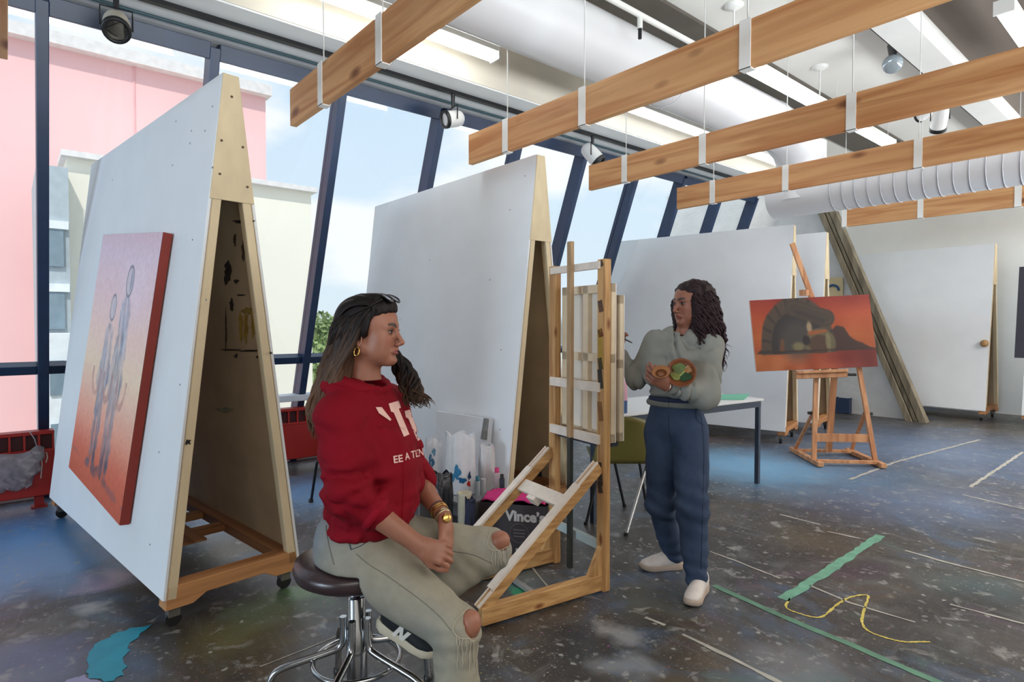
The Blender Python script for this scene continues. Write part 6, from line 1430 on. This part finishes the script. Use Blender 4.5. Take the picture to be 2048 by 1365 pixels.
# what she holds ------------------------------------------------------------
bc = V(1362, 746, 2.90); bn = V(1352, 720, 2.70) - bc
BW = thing('paint_bowl', 'round shallow bowl smeared with green and ochre paint in the standing woman’s hand', 'bowl', tuple(bc)); Rb = frame(bn)
MB().lathe([(.001, -.026), (.045, -.024), (.068, -.008), (.073, .004), (.069, .004), (.062, -.006), (.04, -.018), (.001, -.019)], (0, 0, 0), Rb, 36).build('bowl', M('bowl_wood', (124, 70, 38), .5, var=.2, scale=30), BW); bwo = [c for c in BW.children][0]
for (x, y, r, c_) in ((-.012, .018, .030, (84, 104, 36)), (.02, -.01, .028, (36, 70, 40)), (-.02, -.016, .024, (122, 128, 60)), (.028, .024, .018, (146, 96, 34)), (.004, .002, .016, (150, 160, 96))):
    P_ = [Rb @ np.array((x + r * (1 + .25 * math.sin(3 * a + x * 90)) * math.cos(a), y + r * math.sin(a), -.0165 + .22 * ((x + r * math.cos(a)) ** 2 + (y + r * math.sin(a)) ** 2) / .07)) for a in np.linspace(0, 2 * math.pi, 18)[:-1]]
    MB().prism(P_, Rb @ np.array((0, 0, .004 + .001 * r * 100 % .002))).build('paint_dab', M('dab_%d_%d_%d' % c_, c_, .35, var=.2, scale=40), bwo)
cc_ = V(1322, 745, 2.86); CP = thing('wooden_dish', 'small brown wooden dish held between the standing woman’s fingers', 'dish', tuple(cc_)); Rc = frame(V(1318, 715, 2.80) - cc_)
MB().lathe([(.001, -.016), (.026, -.015), (.040, -.002), (.043, .006), (.039, .006), (.024, -.009), (.001, -.010)], (0, 0, 0), Rc, 28).build('dish', M('dish_wood', (150, 98, 56), .5, var=.15, scale=30), CP)
MB().lathe([(.001, -.0095), (.022, -.008), (.026, -.005), (.001, -.004)], (0, 0, 0), Rc, 20).build('paint', M('dish_paint', (120, 74, 40), .4), CP)
b0_, b1_ = V(1237, 673, 3.40), V(1264, 686, 3.30)
BR = thing('paintbrush', 'thin dark paintbrush in the standing woman’s raised hand by the canvas edge', 'paintbrush', tuple(b0_)); dv = b1_ - b0_
MB().tube([dv * .0, dv * .35, dv], [.0035, .0055, .003], 8).build('handle', M('brush_black', (24, 22, 24), .35), BR); MB().tube([dv * -.14, dv * .0], [.0045, .004], 8).build('ferrule', chrome, BR); MB().tube([dv * -.34, dv * -.24, dv * -.14], [.0008, .005, .0045], 8).build('bristles', M('bristle', (120, 90, 60), .8), BR)
# ================================================================== RADIATORS ALONG THE WINDOWS
redm = M('radiator_red', (176, 40, 32), .42, var=.08, scale=6); redd = M('radiator_slot', (70, 20, 26), .6); redt = M('radiator_red_deep', (150, 30, 28), .45)
def radiator(y0, y1, label, x=-5.86, zb=.09, zt=.575):
    t = thing('radiator', label, 'radiator', (x, (y0 + y1) / 2, 0), 0, 'red radiators under the windows'); w = y1 - y0; zm = zb + (zt - zb) * .72
    MB().box((0, 0, (zb + zm) / 2), (.12, w, zm - zb)).build('body_panel', redm, t, bevel=.006)
    MB().box((-.012, 0, (zm + zt) / 2), (.09, w - .02, zt - zm - .01)).build('grille_back', redd, t)
    n = max(3, int(w / .082))
    for i in range(n + 1): MB().box((.0, -w / 2 + .008 + (w - .016) * i / n, (zm + zt) / 2), (.12, .014, zt - zm)).build('grille_bar', redm, t)
    MB().box((0, 0, zt), (.125, w, .028)).build('top_rail', redm, t, bevel=.004); MB().box((0, 0, zm), (.125, w, .022)).build('middle_rail', redm, t, bevel=.003)
    for s in (-1, 1):
        MB().box((.0, s * (w / 2 - .10), zb / 2), (.05, .06, zb)).build('foot', redt, t); MB().box((.01, s * (w / 2 - .10), .006), (.10, .10, .012)).build('foot_plate', redt, t)
RX = -5.86
ya = float(onX(0, 1000, RX)[1]); yb_ = float(onX(104, 990, RX)[1])
radiator(ya - .9, yb_ + .02, 'red radiator under the window at the picture edge with a plastic bag hung on it')
yc = float(onX(560, 900, RX)[1]); yd = float(onX(690, 900, RX)[1])
radiator(yc - .2, yd + .1, 'red radiator seen between the big display wall and the seated woman')
p_ = onX(605, 795, RX)
WSill = MB().box((RX - .05, (yc + yd) / 2, float(p_[2])), (.20, yd - yc + .5, .06)).build('windowsill', M('sill_white', (226, 230, 236), .5), bevel=.004); tag(WSill, 'white window ledge above the radiator behind the seated woman', 'ledge')
# plastic bag on the radiator
tb = V(18, 946, 5.0); tb = onX(18, 946, RX + .09)
clr = M('clear_plastic', (170, 168, 176), .2, var=.15, scale=20, bump=.5, bscale=30, coat=.5)
clr.node_tree.nodes['Principled BSDF'].inputs['Alpha'].default_value = .55
bg_ = thing('plastic_bag', 'crumpled clear plastic bag hanging on the red radiator', 'bag', tuple(tb))
b = MB(); nu, nv = 14, 9; vs = []
for j in range(nv):
    for i in range(nu):
        a = math.pi * i / (nu - 1) - math.pi / 2; k = j / (nv - 1); w_ = .20 * (1 - .55 * k ** 2); vs.append((.02 + .022 * math.cos(a) * math.sin(math.pi * (k * .8 + .1)) + .012 * math.sin(i * 2.1 + j * 1.7), w_ * math.sin(a) + .015 * math.sin(j * 2 + i), .13 - .26 * k + .012 * math.sin(i * 1.3) + (.05 * abs(math.sin(a)) if j == 0 else 0)))
b.add(vs, [(j * nu + i, j * nu + i + 1, (j + 1) * nu + i + 1, (j + 1) * nu + i) for j in range(nv - 1) for i in range(nu - 1)], 0, True); b.build('bag_film', clr, bg_).modifiers.new('s', 'SOLIDIFY').thickness = .003
MB().tube([(.03, -.17, .14), (.03, -.13, .24), (-.0, -.10, .30)], .004, 6).tube([(.03, .17, .15), (.03, .15, .24), (-.0, .12, .30)], .004, 6).build('bag_handle', clr, bg_)
st_ = MB()
for px, zz in ((82, .10), (70, .05), (93, .04)):
    q_ = onX(px, 905, RX + .066); st_.tube([(q_[0], q_[1], q_[2]), (q_[0] + .004, q_[1] + .005, q_[2] - zz), (q_[0] + .002, q_[1] - .004, q_[2] - zz * 2)], .004, 6)
o = st_.build('paint_drip', M('drip_cream', (226, 214, 196), .5)); tag(o, 'cream paint drips run down the front of the red radiator', 'paint drips'); o['kind'] = 'stuff'
# thin black stand leg between wall and woman
p0, p1 = onZ(622, 1005), V(634, 925, 4.6)
o = thing('black_stand', 'thin black metal stand leg behind the seated woman', 'stand', tuple(p0)); MB().tube([(0, 0, .0), p1 - p0], .011, 8).build('leg', black, o); MB().lathe([(.018, 0), (.018, .02), (.01, .03)], (0, 0, 0)).build('foot_cap', black, o)
MB().tube([p1 - p0, p1 - p0 + np.array((.05, .1, .02)), V(700, 985, 4.9) * np.array((1, 1, 0)) - p0 * np.array((1, 1, 0)) + np.array((0, 0, .0))], .011, 8).build('leg', black, o)

# ================================================================== ODDS AND ENDS BY THE MIDDLE DISPLAY WALL
cz0 = .20
cr0 = V(915, 1010, 4.08)
LC = thing('low_crate', 'low grey crate the leaning canvas and paint things stand on', 'crate', (float(cr0[0]) - .0, float(cr0[1]), 0), 0)
Rl = rotz(YAW); crw = .50
crm = M('crate_grey', (150, 150, 152), .6, var=.05)
LC.rotation_euler = (0, 0, math.radians(4))
for z_ in (.015, .248): MB().box((0, 0, z_), (crw, .30, .02)).build('shelf', crm, LC, bevel=.002)
for x_ in (-crw / 2 + .01, crw / 2 - .01): MB().box((x_, 0, .132), (.02, .30, .222)).build('side_panel', crm, LC)
MB().box((0, .14, .132), (crw - .04, .015, .22)).build('back_panel', crm, LC)
# leaning white canvas in plastic
nB, exB, ezB = side_of(A2, 1)
def leanpt(px, py, off=.06): 
    p0 = np.array(A2.location) + rotz(math.pi) @ np.array((0, HB, WB)) + nB * off; return onPlane(px, py, p0, nB)
q_ = [leanpt(*c_) for c_ in ((872, 822), (978, 838), (966, 972), (872, 972))]
c_ = sum(q_) / 4
t = thing('wrapped_canvas', 'white stretched canvas wrapped in plastic leaning on the middle display wall', 'canvas', tuple(c_))
MB().prism([p - c_ for p in q_], nB * -.04).build('canvas_front', M('canvas_white', (228, 230, 232), .5, var=.03), t, bevel=.003)
e_ = (q_[1] - q_[2]); MB().prism([q_[1] - c_ + nB * .002, q_[1] - c_ - e_ * .32 + nB * .002, q_[1] - c_ - e_ * .32 + nB * .002 - (q_[1] - q_[0]) * .10, q_[1] - c_ + nB * .002 - (q_[1] - q_[0]) * .08], nB * .004).build('edge_tape', M('tape_grey', (130, 132, 126), .6, var=.2, scale=30), t)
def sack(label, px0, py0, px1, py1, d, mat, seed, name='carrier_bag', fat=.10, spots=()):
    """soft bag: bulging sheet-sided sack between two pixel corners at depth d"""
    a0_, a1_ = V(px0, py1, d), V(px1, py0, d); c_ = (a0_ + a1_) / 2; w_ = abs((a1_ - a0_) @ RH); h_ = abs(a1_[2] - a0_[2]); base_ = np.array((c_[0], c_[1], a0_[2]))
    t = thing(name, label, 'bag', tuple(base_)); n_, m_ = 28, 14; vs = []
    for j in range(m_):
        k = j / (m_ - 1); pr_ = math.sin(math.pi * min(1, .12 + .75 * k)) ** .6 * (1 - .25 * k); 
        for i in range(n_):
            a = 2 * math.pi * i / n_; cr_ = 1 + .10 * math.sin(a * 5 + seed + k * 3) + .07 * math.sin(a * 9 + seed * 2 - k * 5); rz_ = h_ * k + (.02 * math.sin(a * 4 + seed) if j == m_ - 1 else 0)
            vs.append(RH * (w_ / 2 * math.cos(a) * cr_ * (.82 + .18 * pr_)) + FH * (fat * math.sin(a) * cr_ * pr_) + np.array((0, 0, rz_)))
    b = MB(); b.add(vs, [(j * n_ + i, j * n_ + (i + 1) % n_, (j + 1) * n_ + (i + 1) % n_, (j + 1) * n_ + i) for j in range(m_ - 1) for i in range(n_)], 0, True).add(vs[:n_], [tuple(range(n_ - 1, -1, -1))]).add([v - np.array((0, 0, .015)) for v in vs[-n_:]], [tuple(range(n_))])
    o_ = b.build('bag_body', mat, t)
    if spots:
        tr_ = bvh_of([o_])
        for P_, cl_ in spots: drape(tr_, [P_], 'paint_smear', M('smear_%d_%d_%d' % cl_, cl_, .5, var=.15, scale=30), t, .003, 4)
    return t
wb = M('bag_white', (226, 228, 234), .38, var=.05, scale=14, bump=.4, bscale=18)
blob = lambda x, y, rx, ry, s_: [(x + rx * (1 + .35 * math.sin(3 * a + s_)) * math.cos(a), y + ry * (1 + .3 * math.sin(4 * a + s_ * 2)) * math.sin(a)) for a in np.linspace(0, 2 * math.pi, 15)[:-1]]
sack('white carrier bag with blue paint smears in front of the wrapped canvas', 892, 868, 952, 988, 4.03, wb, 2, 'carrier_bag', .07, [(blob(914, 945, 7, 13, 1), (52, 130, 176)), (blob(924, 962, 8, 6, 2), (30, 100, 150)), (blob(905, 958, 4, 9, 3), (60, 140, 180)), (blob(939, 952, 3, 8, 0), (46, 60, 100)), (blob(938, 968, 3.5, 6, 5), (190, 40, 44))])
sack('white carrier bag with teal smears just behind the seated woman’s arm', 852, 880, 884, 982, 4.12, wb, 7, 'carrier_bag', .07, [(blob(862, 925, 6, 14, 1), (60, 110, 150)), (blob(868, 905, 4, 7, 4), (100, 150, 180))])
sack('pale crumpled plastic bag beside the edge of the middle display wall', 958, 892, 990, 984, 4.06, M('bag_grey', (212, 212, 214), .35, var=.08, scale=14, bump=.4, bscale=18), 4, 'carrier_bag', .06)
sack('black bin bag standing behind the seated woman’s forearm', 866, 948, 906, 1062, 3.72, M('bag_black', (28, 30, 36), .3, var=.1, bump=.5, bscale=20), 3, 'bin_bag', .10)
# paint pot with brushes and bottles
def pot(label, px, py0, py1, d, r, col, name='paint_pot', lid=None):
    b_ = V(px, py1, d); h_ = V(px, py0, d)[2] - b_[2]; t = thing(name, label, 'pot', tuple(b_))
    MB().lathe([(r * .86, 0), (r * .9, .005), (r, h_ * .96), (r * 1.04, h_), (r * .96, h_), (r * .9, h_ * .9), (.001, h_ * .88)], n=24).build('pot_body', M('pot_%d_%d_%d' % col, col, .5, var=.06), t)
    if lid: MB().lathe([(r * .7, h_), (r * .7, h_ + .03), (.001, h_ + .032)], n=20).build('cap', M('cap_%d_%d_%d' % lid, lid, .5), t)
    return t
pot('cream paint pot beside the seated woman’s wrist', 929, 985, 1062, 3.72, .045, (200, 192, 168))
pot('small clear jar standing at the far end of the paint things', 967, 958, 996, 3.94, .016, (186, 190, 192), 'jar'); pot('pink topped paint bottle behind the near easel brace', 994, 945, 992, 4.0, .022, (212, 196, 200), 'paint_bottle', (206, 60, 120)); pot('dark paint bottle with black cap behind the easel brace', 1004, 958, 995, 3.96, .018, (58, 64, 78), 'paint_bottle', (24, 24, 26)); pot('teal topped bottle next to the clear jar', 955, 962, 992, 3.9, .018, (170, 180, 186), 'paint_bottle', (36, 110, 130))
# navy cloth bag
sack('dark navy cloth bundle beside the carton', 930, 1000, 952, 1119, 3.56, M('navy_cloth', (36, 42, 64), .85, var=.15, bump=.2), 9, 'cloth_bundle', .08)
# carton with pale lettering and a pink cloth in it
b0, b1 = onZ(962, 1098), onZ(1096, 1108); d_ = 3.62
q0, q1 = V(958, 1098, 3.66), V(1094, 1108, 3.56); exC = q1 - q0; exC[2] = 0; wC = np.linalg.norm(exC); exC /= wC; nC = np.array((exC[1], -exC[0], 0)); nC = nC if nC @ (CAM - q0) > 0 else -nC
CB = thing('carton', 'black-brown carton printed with pale lettering between the easel braces', 'box', (float(q0[0]), float(q0[1]), 0)); zC = float(V(1020, 1010, 3.6)[2]); dC = .28
cz_ = np.array((0, 0, 1.)); cm = M('carton_dark', (54, 46, 48), .6, var=.06)
for a_, b_ in (((0, 0), (1, 0)), ((1, 0), (1, 1)), ((1, 1), (0, 1)), ((0, 1), (0, 0))):
    A_ = exC * wC * a_[0] - nC * dC * a_[1]; B_ = exC * wC * b_[0] - nC * dC * b_[1]; MB().bar(A_ + cz_ * zC / 2, B_ + cz_ * zC / 2, .006, zC).build('side_panel', cm, CB)
MB().prism([cz_ * .003, exC * wC + cz_ * .003, exC * wC - nC * dC + cz_ * .003, -nC * dC + cz_ * .003], (0, 0, .006)).build('bottom_panel', cm, CB)
lt = M('carton_print', (196, 190, 186), .7)
o2_ = exC * (wC * .40) + cz_ * (zC * .70) + nC * .004; text_plate('Vince’s', o2_, exC, cz_, .085, lt, CB, 'lettering', .004)
cc2 = exC * (wC * .60) + cz_ * (zC * .46) + nC * .0045
MB().tube([cc2 + exC * math.cos(a) * .058 + cz_ * math.sin(a) * .058 for a in np.linspace(0, 2 * math.pi, 31)], .0018, 5, False).build('printed_ring', M('carton_print_dim', (112, 104, 104), .7), CB)
for k_ in (-1, 0, 1): MB().box(cc2 + cz_ * k_ * .018, (.001, .001, .001)) if False else MB().bar(cc2 + cz_ * k_ * .02 - exC * .035, cc2 + cz_ * k_ * .02 + exC * .035, .002, .006).build('printed_line', M('carton_print_dim'), CB)
for k_ in (0, 1, 2): MB().bar(exC * (wC * .55 + k_ * .035) + cz_ * .045 + nC * .004, exC * (wC * .55 + k_ * .035 + .018) + cz_ * .045 + nC * .004, .002, .014).build('printed_line', lt, CB)
pc_ = exC * wC * .5 - nC * dC * .5; b = MB(); n_ = 13; vs = []
for j in range(n_):
    for i in range(n_):
        u, v = i / (n_ - 1) - .5, j / (n_ - 1) - .5; vs.append(pc_ + exC * u * wC * .94 - nC * v * dC * .9 + cz_ * (zC + .012 + .05 * math.exp(-(u * u * 8 + v * v * 6)) + .014 * math.sin(u * 22 + v * 9) * math.cos(v * 17)))
b.add(vs, [(j * n_ + i, j * n_ + i + 1, (j + 1) * n_ + i + 1, (j + 1) * n_ + i) for j in range(n_ - 1) for i in range(n_ - 1)], 0, True)
t = b.build('pink_cloth', M('cloth_pink', (206, 36, 118), .7, var=.1, scale=10), None, tuple(CB.location)); t.modifiers.new('s', 'SOLIDIFY').thickness = .006; tag(t, 'bright pink cloth heaped in the top of the carton', 'cloth')
# purple painted scrap tucked at the foot of the near brace, and the rag on the canvas edge
p_ = V(956, 1205, 2.62)
A_s = np.array(E1.location) + ee(-hw, .74, .075); B_s = np.array(E1.location) + ee(-hw, .03, .66)
# small things on the floor behind
o = thing('floor_lamp_base', 'dark blue object low beside the rough white wall', 'object', tuple(onZ(1683, 828))) if False else None
bx = onZ(1690, 826); b = thing('blue_crate', 'small dark blue crate at the foot of the rough white wall behind the easel', 'crate', (float(bx[0]), float(bx[1]) - .06, 0))
bm_ = M('crate_blue', (44, 62, 92), .5)
for s in (-1, 1): MB().box((s * .10, 0, .13), (.012, .14, .24)).build('side_panel', bm_, b); MB().box((0, s * .07, .13), (.2, .012, .24)).build('side_panel', bm_, b)
MB().box((0, 0, .012), (.2, .14, .012)).build('bottom_panel', bm_, b)

b_ = onZ(1247, 826, .757); t = thing('squeeze_bottle', 'small pink and blue bottle on the white table at the edge of the easel canvases', 'bottle', tuple(b_))
MB().lathe([(.026, 0), (.028, .006), (.028, .09), (.0285, .092)], n=20).build('bottle_base', M('bottle_blue', (70, 96, 140), .4), t); MB().lathe([(.028, .092), (.028, .20), (.018, .225), (.008, .235), (.006, .27), (.001, .272)], n=20).build('bottle_body', M('bottle_pink', (214, 160, 176), .4), t)
